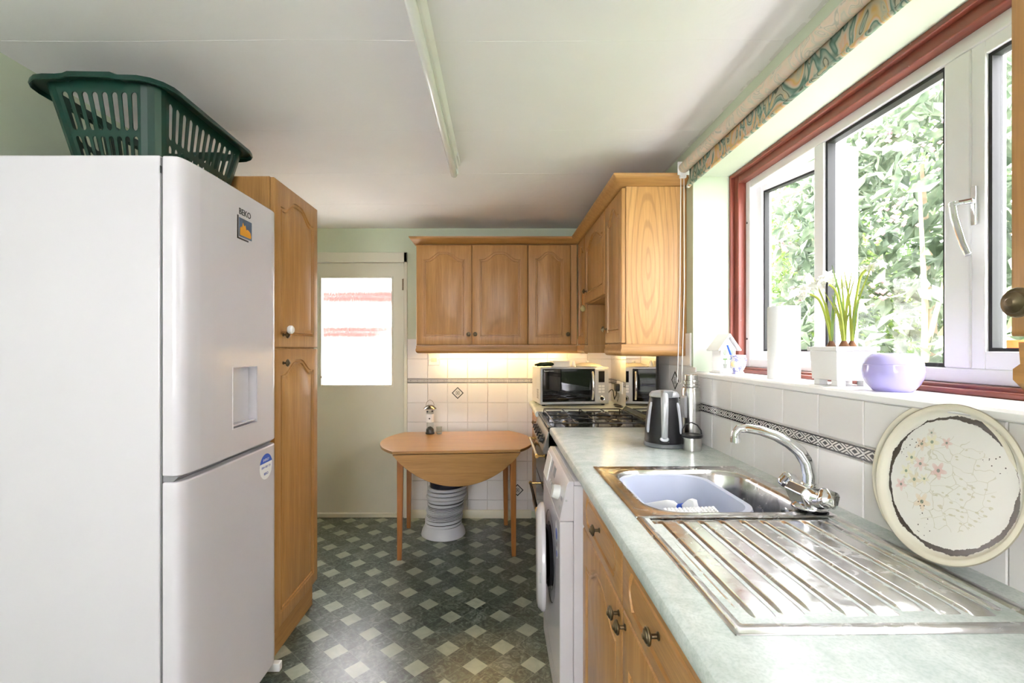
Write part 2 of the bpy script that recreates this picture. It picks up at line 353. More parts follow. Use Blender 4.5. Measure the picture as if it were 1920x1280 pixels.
# ------------------------------------------------------------------ geometry builder
class G:
    def __init__(s): s.v = []; s.f = []; s.uv = None
    def add(s, vs, fs):
        n = len(s.v); s.v += [tuple(p) for p in vs]; s.f += [tuple(i+n for i in f) for f in fs]; return s
    def box(s, x0, x1, y0, y1, z0, z1):
        return s.add([(x0, y0, z0), (x1, y0, z0), (x1, y1, z0), (x0, y1, z0), (x0, y0, z1), (x1, y0, z1), (x1, y1, z1), (x0, y1, z1)],
                     [(0, 3, 2, 1), (4, 5, 6, 7), (0, 1, 5, 4), (1, 2, 6, 5), (2, 3, 7, 6), (3, 0, 4, 7)])
    def taper(s, x0, x1, y0, y1, z0, X0, X1, Y0, Y1, z1):
        return s.add([(x0, y0, z0), (x1, y0, z0), (x1, y1, z0), (x0, y1, z0), (X0, Y0, z1), (X1, Y0, z1), (X1, Y1, z1), (X0, Y1, z1)],
                     [(0, 3, 2, 1), (4, 5, 6, 7), (0, 1, 5, 4), (1, 2, 6, 5), (2, 3, 7, 6), (3, 0, 4, 7)])
    def prism(s, poly, axis, a, b):
        n = len(poly)
        def P(p, t): return {'x': (t, p[0], p[1]), 'y': (p[0], t, p[1]), 'z': (p[0], p[1], t)}[axis]
        vs = [P(p, a) for p in poly]+[P(p, b) for p in poly]
        fs = [tuple(range(n))[::-1], tuple(range(n, 2*n))]+[(i, (i+1) % n, n+(i+1) % n, n+i) for i in range(n)]
        return s.add(vs, fs)
    def lathe(s, prof, seg=28, c=(0, 0, 0), axis='z', sx=1, sy=1):
        rings = []; n0 = len(s.v); vs = []
        for r, z in prof:
            if r < 1e-6: rings.append([len(vs)]); vs.append((0, 0, z))
            else:
                rings.append(list(range(len(vs), len(vs)+seg)))
                vs += [(r*math.cos(2*PI*i/seg)*sx, r*math.sin(2*PI*i/seg)*sy, z) for i in range(seg)]
        fs = []
        for a, b in zip(rings, rings[1:]):
            if len(a) == 1 and len(b) == 1: continue
            for i in range(seg):
                j = (i+1) % seg
                if len(a) == 1: fs.append((a[0], b[j], b[i]))
                elif len(b) == 1: fs.append((a[i], a[j], b[0]))
                else: fs.append((a[i], a[j], b[j], b[i]))
        m = {'z': lambda p: p, 'y': lambda p: (p[0], -p[2], p[1]), 'x': lambda p: (p[2], p[0], p[1]), '-x': lambda p: (-p[2], -p[0], p[1])}[axis]   # 'y': along -y
        vs = [tuple(q+w for q, w in zip(m(p), c)) for p in vs]
        return s.add(vs, fs)
    def tube(s, pts, r, seg=10, closed=False, flat=None):
        pts = [Vector(p) for p in pts]; n = len(pts); vs = []; up = None
        rr = r if isinstance(r, (list, tuple)) else [r]*n
        for i, p in enumerate(pts):
            if closed: d = (pts[(i+1) % n]-pts[i-1]).normalized()
            else: d = (pts[min(i+1, n-1)]-pts[max(i-1, 0)]).normalized()
            if up is None:
                up = Vector((0, 0, 1)) if abs(d.z) < .9 else Vector((1, 0, 0))
            a = d.cross(up).normalized(); b = a.cross(d).normalized(); up = b
            for k in range(seg):
                t = 2*PI*k/seg; e = (rr[i]*(flat or 1))
                vs.append(tuple(p+a*math.cos(t)*rr[i]+b*math.sin(t)*e))
        fs = []
        for i in range(n if closed else n-1):
            j = (i+1) % n
            for k in range(seg):
                l = (k+1) % seg; fs.append((i*seg+k, i*seg+l, j*seg+l, j*seg+k))
        if not closed: fs.append(tuple(range(seg))[::-1]); fs.append(tuple(range((n-1)*seg, n*seg)))
        return s.add(vs, fs)
    def sweep(s, path, prof):                       # open 2D path, profile (offset to the right of travel, z), mitred
        n = len(path); vs = []
        P = [Vector(p) for p in path]
        for i in range(n):
            d0 = (P[i]-P[i-1]).normalized() if i else (P[1]-P[0]).normalized()
            d1 = (P[i+1]-P[i]).normalized() if i < n-1 else d0
            r0 = Vector((d0.y, -d0.x)); r1 = Vector((d1.y, -d1.x)); b = (r0+r1).normalized(); k = 1/max(.2, b.dot(r0))
            for off, z in prof: q = P[i]+b*off*k; vs.append((q.x, q.y, z))
        m = len(prof); fs = []
        for i in range(n-1):
            for k in range(m): l = (k+1) % m; fs.append((i*m+k, (i+1)*m+k, (i+1)*m+l, i*m+l))
        fs.append(tuple(range(m))); fs.append(tuple(range((n-1)*m, n*m))[::-1])
        return s.add(vs, fs)
    def xf(s, Mx, start=0):
        s.v = s.v[:start]+[tuple(Mx @ Vector(p)) for p in s.v[start:]]; return s
    def build(s, name, mat, parent=None, bevel=0, seg=2, smooth=35, loc=None, rot=None, fix=True):
        me = bpy.data.meshes.new(name); me.from_pydata(s.v, [], s.f)
        if fix:
            import bmesh
            bm = bmesh.new(); bm.from_mesh(me); bmesh.ops.recalc_face_normals(bm, faces=bm.faces); bm.to_mesh(me); bm.free()
        me.update()
        if s.uv:
            uvl = me.uv_layers.new(name='UVMap')
            for lp in me.loops:
                uvl.data[lp.index].uv = s.uv(me.vertices[lp.vertex_index].co)
        if smooth:
            me.polygons.foreach_set('use_smooth', [True]*len(me.polygons)); me.set_sharp_from_angle(angle=math.radians(smooth))
        me.materials.append(M[mat] if isinstance(mat, str) else mat)
        o = bpy.data.objects.new(name, me); COL.objects.link(o)
        if parent: o.parent = parent
        if loc: o.location = loc
        if rot: o.rotation_euler = rot
        if bevel:
            md = o.modifiers.new('bevel', 'BEVEL'); md.width = bevel; md.segments = seg; md.limit_method = 'ANGLE'; md.angle_limit = math.radians(40); md.harden_normals = True
        return o
def place(me_obj, name, parent, loc, rot=(0, 0, 0)):
    o = me_obj.copy(); o.name = name; COL.objects.link(o); o.parent = parent; o.location = loc; o.rotation_euler = rot; return o
def tag(o, label, cat, group=None):
    o['label'] = label; o['category'] = cat
    if group: o['group'] = group
    return o
def thing(name, label, cat, loc=(0, 0, 0), rz=0, group=None, rot=None):
    o = bpy.data.objects.new(name, None); COL.objects.link(o); o.empty_display_size = .05
    o.location = loc; o.rotation_euler = rot or (0, 0, rz); return tag(o, label, cat, group)
def struct(o): o['kind'] = 'structure'; return o
# ================================================================== THE ROOM
XL, XR, YB, YF, ZC = -1.565, .888, 3.674, -1.6, 2.25      # left, right, far wall, wall behind camera, ceiling
struct(G().box(XL-.1, XR+.32, YF-.1, YB+.12, -.08, 0).build('floor', 'floor'))
struct(G().box(XL-.1, XR+.32, YF-.1, YB+.12, ZC, ZC+.1).build('ceiling', 'ceil'))
ceil = bpy.data.objects['ceiling']
for yy in (1.43, 2.02, 2.52, 3.06):                        # raised lining paper joints
    pts = [(x, yy+.004*math.sin(x*5+yy), ZC+.0009) for x in np.linspace(XL+.01, XR-.01, 30)]
    G().tube(pts, .0016, 5).build('paper_seam', 'ceil', ceil)
struct(G().box(XL-.1, XL, YF, YB, 0, ZC).build('wall_left', 'green_wall'))
WY0, WY1, WZ0, WZ1 = .60, 2.147, 1.208, 2.10               # kitchen window opening
w = G(); XO = XR+.30
w.box(XR, XO, YF, YB, 0, WZ0); w.box(XR, XO, YF, YB, WZ1, ZC)
w.box(XR, XO, YF, WY0, WZ0, WZ1); w.box(XR, XO, WY1, YB, WZ0, WZ1)
wall_right = struct(w.build('wall_right', 'green_wall'))
# painted plaster lining of the recess
lin = G(); lin.box(XR+.0005, 1.06, WY1-.003, WY1+.001, WZ0, WZ1); lin.box(XR+.0005, 1.06, WY0-.001, WY0+.003, WZ0, WZ1); lin.box(XR+.0005, 1.06, WY0, WY1, WZ1-.003, WZ1+.001)
lin.build('window_reveal', 'green_pale', wall_right)
DX0, DX1, DZ = -1.475, -.733, 1.99                         # far door opening
w = G(); w.box(XL, DX0-.02, YB, YB+.12, 0, ZC); w.box(DX1+.02, XR, YB, YB+.12, 0, ZC); w.box(DX0-.02, DX1+.02, YB, YB+.12, DZ+.02, ZC)
wall_back = struct(w.build('wall_back', 'green_wall'))
w = G(); w.box(XL, -1.15, YF-.1, YF, 0, ZC); w.box(-.05, XR, YF-.1, YF, 0, ZC); w.box(-1.15, -.05, YF-.1, YF, 0, 1.0); w.box(-1.15, -.05, YF-.1, YF, 2.0, ZC)
struct(w.build('wall_front', 'green_wall'))

# ---------------------------------------------------------------- wall tiles, one by one
tcache = {}
def tile_mesh(w, h, mat, t=.0055):
    k = (round(w, 4), round(h, 4), mat)
    if k not in tcache:
        i = .0016; g = G()                                  # local: width x, height z, faces -y
        g.add([(0, 0, 0), (w, 0, 0), (w, 0, h), (0, 0, h), (0, -t*.55, 0), (w, -t*.55, 0), (w, -t*.55, h), (0, -t*.55, h),
               (i, -t, i), (w-i, -t, i), (w-i, -t, h-i), (i, -t, h-i)],
              [(0, 1, 5, 4), (1, 2, 6, 5), (2, 3, 7, 6), (3, 0, 4, 7), (4, 5, 9, 8), (5, 6, 10, 9), (6, 7, 11, 10), (7, 4, 8, 11), (8, 9, 10, 11)])
        g.uv = lambda co: (co.x/w, co.z/h)
        o = g.build('tile_source', mat, smooth=0); tcache[k] = o.data; COL.objects.unlink(o); bpy.data.objects.remove(o)
    return tcache[k]
def put_tile(name, parent, w, h, mat, loc, rz, t=.0055):
    o = bpy.data.objects.new(name, tile_mesh(w, h, mat, t)); COL.objects.link(o); o.parent = parent; o.location = loc; o.rotation_euler = (0, 0, rz)
GAP = .0028
ROWS = [(.054, .140), (.140, .2905), (.2905, .4415), (.4415, .5925), (.5925, .7435), (.7435, .8945), (.8945, 1.0455), (1.0455, 1.0835), (1.0835, 1.2345), (1.2345, 1.390)]
XE = -.703
G().box(XE, XR, YB-.0015, YB, .05, 1.388).build('grout', 'grout', wall_back)
xs = [XE]+[-.5438+.1551*i for i in range(9)]+[XR]
for i in range(len(xs)-1):
    for z0, z1 in ROWS:
        a, b_ = xs[i]+GAP/2, xs[i+1]-GAP/2; bd = z1-z0 < .05
        put_tile('border_tile' if bd else 'tile', wall_back, b_-a, z1-z0-GAP, 'border' if bd else 'tile', (a, YB-.0015, z0+GAP/2), 0)
ys = [3.674]+[3.5459-.1606*i for i in range(26)]
ys = [y for y in ys if y > -.5]
G().add([(XR-.0015, -.5, .88), (XR-.0015, 3.674, .88), (XR-.0015, 3.674, 1.21), (XR-.0015, -.5, 1.21), (XR, -.5, .88), (XR, 3.674, .88), (XR, 3.674, 1.21), (XR, -.5, 1.21)],
        [(0, 1, 2, 3), (0, 4, 5, 1), (3, 2, 6, 7)]).box(XR-.0015, XR, 2.16, 3.674, 1.21, 1.388).box(XR-.0015, XR, -.5, .585, 1.21, 1.388).build('grout', 'grout', wall_right)
for i in range(len(ys)-1):
    ya, yb = ys[i]-GAP/2, ys[i+1]+GAP/2
    for z0, z1 in [(.885, 1.0455), (1.0455, 1.0835), (1.0835, 1.2345), (1.2345, 1.39)]:
        bd = z1-z0 < .05
        za, zb, a, b_ = z0+GAP/2, z1-GAP/2, ya, yb
        if z0 > 1.08 and WY0-.02 < (a+b_)/2 < WY1+.02:      # under the sill
            if z0 > 1.2: continue
            zb = 1.192
        if z0 > 1.2:
            if b_ < WY1+.015 < a: b_ = WY1+.015
            elif b_ < WY0-.015 < a: a = WY0-.015
        elif z0 > 1.08 and b_ < WY1+.015 < a: pass
        put_tile('border_tile' if bd else 'tile', wall_right, a-b_, zb-za, 'border' if bd else 'tile', (XR-.0015, a, za), -PI/2)
def decor(parent, loc, axis):
    s = .066; g = G().add([(-s/2, 0, -s/2), (s/2, 0, -s/2), (s/2, 0, s/2), (-s/2, 0, s/2), (-s/2, -.0012, -s/2), (s/2, -.0012, -s/2), (s/2, -.0012, s/2), (-s/2, -.0012, s/2)],
                   [(4, 5, 6, 7), (0, 1, 5, 4), (1, 2, 6, 5), (2, 3, 7, 6), (3, 0, 4, 7)])
    g.uv = lambda co: (co.x/s+.5, co.z/s+.5)
    o = g.build('diamond_inset', 'decor', parent, smooth=0, loc=loc); o.rotation_euler = (0, PI/4, 0) if axis == 'y' else (PI/4, 0, 0)
    if axis == 'x': o.rotation_mode = 'QUATERNION'; o.rotation_quaternion = (Matrix.Rotation(-PI/2, 3, 'Z') @ Matrix.Rotation(PI/4, 3, 'Y')).to_quaternion()
decor(wall_back, (-.310, YB-.0072, .970), 'y'); decor(wall_back, (.155, YB-.0072, .216), 'y'); decor(wall_back, (.465, YB-.0072, .366), 'y')
for y, z in ((3.466, .970), (2.341, 1.159), (1.045, .970)): decor(wall_right, (XR-.0072, y, z), 'x')
# sill
sl = G().prism([(XR-.012, 1.196), (XR-.012, 1.208), (XR-.006, 1.2135), (1.075, 1.2135), (1.075, 1.20), (XR, 1.20), (XR, 1.193), (XR-.009, 1.193)], 'y', WY0, WY1)
sl.build('window_sill', 'sillw', wall_right)
# skirtings
sk = G().prism([(YB-.016, 0), (YB-.016, .055), (YB-.010, .064), (YB, .064), (YB, 0)], 'x', DX1+.03, .262)
struct(sk.build('baseboard_back', 'cream_paint'))
struct(G().box(XL, XL+.014, 2.46, YB, 0, .07).build('baseboard_left', 'cream_paint', bevel=.003))

# ---------------------------------------------------------------- far door
door = G()
gx0, gx1, gz0, gz1 = -1.375, -.829, 1.031, 1.864
Y0, Y1 = YB+.012, YB+.052
door.box(DX0, gx0-.014, Y0, Y1, .035, 1.982).box(gx1+.014, DX1, Y0, Y1, .035, 1.982).box(gx0-.014, gx1+.014, Y0, Y1, gz1+.014, 1.982).box(gx0-.014, gx1+.014, Y0, Y1, .035, gz0-.014)
d1 = struct(door.build('door_1', 'cream_paint'))
def ring(g, x0, x1, z0, z1, wd, y0, y1):
    g.box(x0-wd, x0, y0, y1, z0-wd, z1+wd); g.box(x1, x1+wd, y0, y1, z0-wd, z1+wd); g.box(x0, x1, y0, y1, z1, z1+wd); g.box(x0, x1, y0, y1, z0-wd, z0)
g = G(); ring(g, gx0, gx1, gz0, gz1, .014, Y0-.006, Y1); g.build('glazing_bead', 'cream_paint', d1, bevel=.003)
G().box(gx0, gx1, Y0+.018, Y0+.022, gz0, gz1).build('door_glass', 'reeded', d1, smooth=0)
g = G(); g.box(DX1+.004, DX1+.030, YB-.012, YB+.06, 0, 2.062); g.box(DX0-.03, DX0-.004, YB-.012, YB+.06, 0, 2.062); g.box(DX0-.03, DX1+.03, YB-.012, YB+.06, 1.984, 2.062)
g.build('door_frame', 'cream_paint', d1, bevel=.003)
G().box(DX0, DX1, YB-.006, YB+.06, 0, .032).build('threshold', 'cream_paint', d1, bevel=.004)
g = G()
for k in range(3): g.lathe([(0, 0), (.006, 0), (.006, .028), (0, .028)], 10, (DX1+.003, YB-.004, 1.77+k*.030))
g.box(DX1-.012, DX1+.018, YB+.008, YB+.013, 1.77, 1.858); g.build('hinge', 'antique', d1)
G().box(-1.375, -1.368, YB-.004, Y0-.004, 1.085, 1.10).build('latch', 'antique', d1)

# ---------------------------------------------------------------- kitchen window
def yring(g, y0, y1, z0, z1, wt, x0, x1, wb=None, ws=None):
    wb = wb or wt; ws = ws or wt
    g.box(x0, x1, y0, y0+ws, z0, z1); g.box(x0, x1, y1-ws, y1, z0, z1)
    g.box(x0, x1, y0+ws, y1-ws, z1-wt, z1); g.box(x0, x1, y0+ws, y1-ws, z0, z0+wb)
g = G(); yring(g, WY0+.003, WY1-.003, WZ0+.005, WZ1-.003, .016, 1.05, 1.18, .014)
yring(g, WY0+.016, WY1-.016, WZ0+.01, WZ1-.016, .034, 1.068, 1.18, .018, .036)
win = struct(g.build('window_1', 'redwood', bevel=.004))
g = G(); yring(g, .652, 2.094, 1.236, 2.052, .036, 1.100, 1.165)
g.box(1.100, 1.165, 1.594, 1.642, 1.272, 2.016); g.box(1.100, 1.165, 1.100, 1.164, 1.272, 2.016)
g.build('window_frame', 'upvc', win, bevel=.004)
g = G(); yring(g, 1.164, 1.594, 1.272, 2.016, .010, 1.108, 1.135); g.build('gasket', 'rubber', win)
G().box(1.128, 1.132, 1.17, 1.59, 1.278, 2.010).build('pane', 'glass', win, smooth=0)
def casement(w, h, loc, rz, label):
    e = bpy.data.objects.new('casement', None); COL.objects.link(e); e.parent = win; e.location = loc; e.rotation_euler = (0, 0, rz); e['label'] = label
    g = G(); f = .034                                       # local: hinge at y=0, runs to -y
    g.box(-.02, .03, -f, 0, 0, h); g.box(-.02, .03, -w, -w+f, 0, h); g.box(-.02, .03, -w+f, -f, 0, f+.01); g.box(-.02, .03, -w+f, -f, h-f, h)
    g.build('sash', 'upvc', e, bevel=.003)
    g = G(); yring(g, -w+f, -f, f+.01, h-f, .008, -.012, .012); g.build('gasket', 'rubber', e)
    G().box(-.002, .002, -w+f+.004, -f-.004, f+.014, h-f-.004).build('pane', 'glass', e, smooth=0)
    return e
casement(.420, .765, (1.145, 2.062, 1.262), math.radians(13), 'opening white casement left ajar')
cs = casement(.418, .752, (1.125, 1.104, 1.268), 0, 'closed white casement with handle')
# espagnolette handle on the near casement
g = G(); g.box(-.028, -.020, -.020, -.008, .335, .425); g.build('handle_plate', 'chrome', cs, bevel=.002)
g = G(); g.tube([(-.030, -.014, .392), (-.050, -.004, .390), (-.056, .010, .384)], .007, 8); g.tube([(-.054, .008, .394), (-.058, -.002, .355), (-.058, -.022, .290), (-.058, -.034, .262)], [.008, .0085, .0075, .007], 8, flat=.8)
g.build('handle', 'chrome', cs, bevel=.001)
g = G(); g.lathe([(0, 0), (.004, 0), (.004, .003), (0, .003)], 8, (1.1005, 2.080, 1.87), '-x').lathe([(0, 0), (.004, 0), (.004, .003), (0, .003)], 8, (1.1005, 2.080, 1.36), '-x')
g.build('screw', 'ink', win)
# window behind the camera (lets daylight in)
g = G(); g.box(-1.15, -1.10, YF-.08, YF-.03, 1.0, 2.0).box(-.10, -.05, YF-.08, YF-.03, 1.0, 2.0).box(-1.10, -.10, YF-.08, YF-.03, 1.0, 1.05).box(-1.10, -.10, YF-.08, YF-.03, 1.95, 2.0).box(-.63, -.57, YF-.08, YF-.03, 1.05, 1.95)
w2 = struct(g.build('window_2', 'upvc', bevel=.003))
G().box(-1.10, -.10, YF-.056, YF-.052, 1.05, 1.95).build('pane', 'glass', w2, smooth=0)

# ================================================================== OUTSIDE
struct(G().box(XO, 2.35, -6, 16, -.35, -.235).build('bounce_paving', plain('pale_bounce_paving', (.72, .70, .68), .9, var=.1, vs=3)))  # unseen pale ground added to bounce daylight up to the ceiling
struct(G().box(2.35, 16, -6, 16, -.35, -.25).build('garden_ground', plain('lawn', (.20, .30, .10), .9, var=.4, vs=12, bmp=.5, bs=60)))
struct(G().box(-8, XO, YB+.12, 12, -.35, -.02).build('yard_ground', plain('pale_paving', (.5, .5, .48), .9, var=.1, vs=3)))
def leafmat(name, a, b_, c):
    m, N, L, b = new_mat(name)
    n = noise(N, L, coords(N, L, (1, 1, 1)), 2.2, 3); n2 = noise(N, L, coords(N, L), 17, 2)
    col = ramp(N, L, mix(N, L, .5, n, n2), [(.36, a), (.5, b_), (.64, c)])
    L.new(col, b.inputs['Base Color']); b.inputs['Roughness'].default_value = .45
    t = N.new('ShaderNodeBsdfTranslucent'); L.new(col, t.inputs[0]); mx = N.new('ShaderNodeMixShader'); mx.inputs[0].default_value = .35
    L.new(b.outputs[0], mx.inputs[1]); L.new(t.outputs[0], mx.inputs[2]); L.new(mx.outputs[0], N['Material Output'].inputs[0]); return m
LM = [leafmat('mid_green_leaf', (.03, .06, .02), (.075, .12, .045), (.15, .21, .085)), leafmat('grey_green_leaf', (.04, .065, .04), (.11, .15, .095), (.24, .28, .20)), leafmat('bright_green_leaf', (.03, .06, .012), (.085, .14, .03), (.19, .26, .07))]
M['bark'] = plain('garden_bark', (.23, .17, .11), .9, var=.3, vs=20)
M['pink'] = plain('pink_blossom', (.40, .20, .23), .7, var=.2, vs=30)
def shrub(name, label, cat, c, rad, nleaf, ls, mat, flowers=0):
    t = thing(name, label, cat, (c[0], c[1], -.25))
    h0 = c[2]+.25
    n = nleaf
    d = rng.normal(size=(n, 3)); d /= np.linalg.norm(d, axis=1)[:, None]
    r = rng.uniform(.62, 1.0, n)**.6
    lump = 1+.16*np.sin(d[:, 0]*7+c[0])*np.cos(d[:, 1]*6)+.10*np.sin(d[:, 2]*9+c[1])
    p = d*(r*lump)[:, None]*np.array(rad)+np.array([0, 0, h0]); p = p[p[:, 2] > .05]; d = d[:len(p)]; n = len(p)
    a = rng.normal(size=(n, 3)); a[:, 2] -= .35; a /= np.linalg.norm(a, axis=1)[:, None]
    u = rng.normal(size=(n, 3)); u[:, 2] += 1.2; s = np.cross(a, u); s /= np.linalg.norm(s, axis=1)[:, None]
    nn = np.cross(s, a)
    L_ = (ls*rng.uniform(.6, 1.3, n))[:, None]; Wd = L_*.23
    V = np.stack([p, p+a*L_*.5+s*Wd+nn*L_*.06, p+a*L_-nn*L_*.08, p+a*L_*.5-s*Wd+nn*L_*.06], 1).reshape(-1, 3)
    base = np.arange(n)*4
    F = np.concatenate([np.stack([base, base+1, base+2], 1), np.stack([base, base+2, base+3], 1)])
    me = bpy.data.meshes.new('foliage'); me.from_pydata(V.tolist(), [], F.tolist()); me.materials.append(mat)
    o = bpy.data.objects.new('foliage', me); COL.objects.link(o); o.parent = t; o['kind'] = 'stuff'
    g = G()
    for k in range(7):
        an = k*2*PI/7+c[0]; q = (math.cos(an)*rad[0]*.6, math.sin(an)*rad[1]*.6, h0+rad[2]*.5*math.sin(k*2.1))
        g.tube([(0, 0, 0), (q[0]*.3, q[1]*.3, q[2]*.4), (q[0]*.7, q[1]*.7, q[2]*.8), q], [.035, .026, .018, .008], 7)
    g.build('stems', 'bark', t)
    if flowers:
        g = G()
        for k in range(flowers):
            dd = Vector((-1, random.uniform(-1, .6), random.uniform(-.5, .8))).normalized()
            cc = Vector((dd.x*rad[0]*1.03, dd.y*rad[1]*1.03, h0+dd.z*rad[2]*1.03))
            for q in range(16):
                e = cc+Vector((random.gauss(0, .045), random.gauss(0, .045), random.gauss(0, .03)))
                g.lathe([(0, -.010), (.012, 0), (0, .010)], 5, tuple(e))
        g.build('blossom', 'pink', t)['kind'] = 'stuff'
    return t
shrub('evergreen_shrub', 'dense bright green bush outside, seen through the open left casement', 'shrub', (3.1, 5.0, 1.1), (1.1, 1.35, 1.7), 15000, .075, LM[2], 8)
shrub('flowering_shrub', 'tall grey green shrub with pink blossom outside the middle pane', 'shrub', (2.75, 2.9, 1.5), (.85, 1.15, 1.9), 9500, .125, LM[1], 22)
shrub('laurel_shrub', 'green shrub outside the right hand casement', 'shrub', (3.0, 1.15, 1.3), (1.0, 1.1, 1.7), 7000, .11, LM[0])
shrub('garden_tree', 'tall leafy tree rising behind the flowering shrub', 'tree', (5.3, 5.6, 3.0), (1.9, 2.6, 2.5), 12000, .15, LM[0])
shrub('garden_hedge', 'dense hedge at the back of the garden, beyond the shrubs', 'hedge', (6.2, 9.5, 1.6), (1.6, 2.4, 2.2), 9000, .13, LM[1])
# bare pale stems low in the middle pane
g = G()
for (x, y, lx, ly, h) in [(1.95, 2.35, .25, -.1, 1.5), (2.0, 2.2, .1, .15, 1.75), (2.05, 1.95, .2, -.25, 1.5), (1.9, 2.6, .5, -.3, 1.35)]:
    g.tube([(x, y, -.25), (x+lx*.2, y+ly*.3, .5), (x+lx*.6, y+ly*.5, h*.7+.3), (x+lx, y+ly, h+.4)], [.02, .017, .012, .006], 7)
tag(g.build('bare_stems', plain('pale_stem_bark', (.50, .42, .24), .8)), 'pale bare shrub stems just outside the middle pane', 'branches')
t = thing('orange_flowerpot', 'orange pot standing outside, beyond the near casement', 'pot', (1.75, 1.585, 1.20))
G().lathe([(0, 0), (.045, 0), (.065, .12), (.072, .12), (.072, .145), (.058, .145), (.055, .02), (0, .02)], 20).build('pot', plain('orange_plastic', (.40, .05, .004), .4), t)
G().box(-.10, .10, -.10, .10, -1.45, 0).build('stand', 'upvc', t)
# yard wall seen blurred through the door glass
yw = struct(G().box(-3.6, .4, 5.6, 5.8, -.02, 2.7).build('yard_wall', plain('white_render', (.80, .80, .79), .9, var=.05)))
M['brick'] = plain('red_brick', (.10, .016, .012), .85, var=.3, vs=20, bmp=.3)
bk = G().box(0, .205, -.03, .02, 0, .062).build('brick', 'brick', yw, smooth=0); n = 0
for zz, cnt, x0 in ((1.86, 10, -3.2), (1.44, 9, -3.2)):
    for r in range(2):
        for i in range(cnt):
            p = (x0+i*.215+(.1 if r else 0), 5.6, zz+r*.072)
            if n == 0: bk.location = p
            else: place(bk, 'brick', yw, p)
            n += 1
# ================================================================== CABINETS
def door_front(w, h, mat, style='arch', t=.02, mx=.052, mb=.055, mt=.05):
    """slab in x 0..w, z 0..h, front towards -y, with a routed line and a raised field"""
    def outline(d):
        x0, x1, z0 = mx+d, w-mx-d, mb+d
        pts = []
        nb, nside, nt = 8, 6, 28
        if style == 'arch':
            A = min(.055, w*.16); zs = h-mt-A-d
            for i in range(nb): pts.append((x0+(x1-x0)*i/nb, z0))
            for i in range(nside): pts.append((x1, z0+(zs-z0)*i/nside))
            for i in range(nt):
                s = i/nt; q = min(1, max(0, (.5-abs(s-.5)-.07)/.36)); pts.append((x1+(x0-x1)*s, zs+A*(.5-.5*math.cos(PI*q))))
            for i in range(nside): pts.append((x0, zs+(z0-zs)*i/nside))
        else:
            z1 = h-mt*.6-d; z0 = mt*.6+d; c = .022; bu = .012
            x0 = .055+d; x1 = w-.055-d
            for i in range(nb): pts.append((x0+c+(x1-x0-2*c)*i/nb, z0))
            for i in range(nside): q = i/nside; pts.append((x1-c+c*math.sin(PI*q)*1.0, z0+(z1-z0)*q))
            for i in range(nt): pts.append((x1-c+(x0-x1+2*c)*i/nt, z1))
            for i in range(nside): q = i/nside; pts.append((x0+c-c*math.sin(PI*q), z1+(z0-z1)*q))
        return pts
    def rect(d):
        x0, x1, z0, z1 = d, w-d, d, h-d; p = []
        for i in range(8): p.append((x0+(x1-x0)*i/8, z0))
        for i in range(6): p.append((x1, z0+(z1-z0)*i/6))
        for i in range(28): p.append((x1+(x0-x1)*i/28, z1))
        for i in range(6): p.append((x0, z1+(z0-z1)*i/6))
        return p
    rings = [(rect(0), t), (rect(0), .005), (rect(.002), .0018), (rect(.006), 0), (outline(0), 0), (outline(.002), .006), (outline(.009), .006), (outline(.012), .001), (outline(.016), .001), (outline(.0175), .0065), (outline(.022), .0065), (outline(.036), .001)]
    if style != 'arch': rings = rings[:8]
    g = G(); vs = []; n = 48
    for r, y in rings: vs += [(p[0], y, p[1]) for p in r]
    fs = [tuple(range(n))]
    for k in range(len(rings)-1):
        for i in range(n): j = (i+1) % n; fs.append((k*n+i, k*n+j, (k+1)*n+j, (k+1)*n+i))
    fs.append(tuple(range((len(rings)-1)*n, len(rings)*n)))
    return g.add(vs, fs)
KN = [(0, 0), (.0075, 0), (.0075, .002), (.0045, .004), (.0042, .013), (.008, .0155), (.0155, .018), (.0165, .0205), (.0155, .0225), (.0125, .0235), (.0115, .0255), (.0065, .0275), (.004, .0300), (0, .0305)]
_k = G().lathe(KN, 20, (0, 0, 0), 'y').build('knob', 'antique'); KMESH = _k.data; bpy.data.objects.remove(_k)
def knob(parent, x, z, y=0):
    o = bpy.data.objects.new('knob', KMESH); COL.objects.link(o); o.parent = parent; o.location = (x, y, z); return o
def add_door(parent, x, z, w, h, kx, kz, style='arch', name='door', mat='oak'):
    o = door_front(w, h, mat, style).build(name, mat, parent, loc=(x, 0, z), smooth=25)
    if kx is not None: knob(o, kx, kz)
    return o
RZ = -PI/2
UZ0, UZ1 = 1.338, 2.078
def wall_unit(label, loc, rz, w, d, z0, z1, doors, mat='oak', group='oak wall cupboards'):
    t = thing('wall_cabinet', label, 'cabinet', (loc[0], loc[1], z0), rz, group)
    h = z1-z0
    G().box(.0005, w-.0005, .0215, d, 0, h).build('carcass', mat, t, smooth=0)
    for (x, dw, kx) in doors:
        add_door(t, x, .006, dw, h-.012, kx, .075)
    return t
# far wall (faces the camera)
wall_unit('oak double wall cupboard above the drop-leaf table', (-.5965, 3.45), 0, .818, .217, UZ0, UZ1, [(.002, .405, .383), (.411, .405, .022)])
nc = wall_unit('narrow single-door oak wall cupboard on the far wall beside the corner', (.2225, 3.45), 0, .3595, .217, UZ0, UZ1, [(.002, .308, .288)])
G().box(.314, .3585, .002, .0215, .006, UZ1-UZ0-.006).build('corner_post', 'oak', nc, bevel=.002)
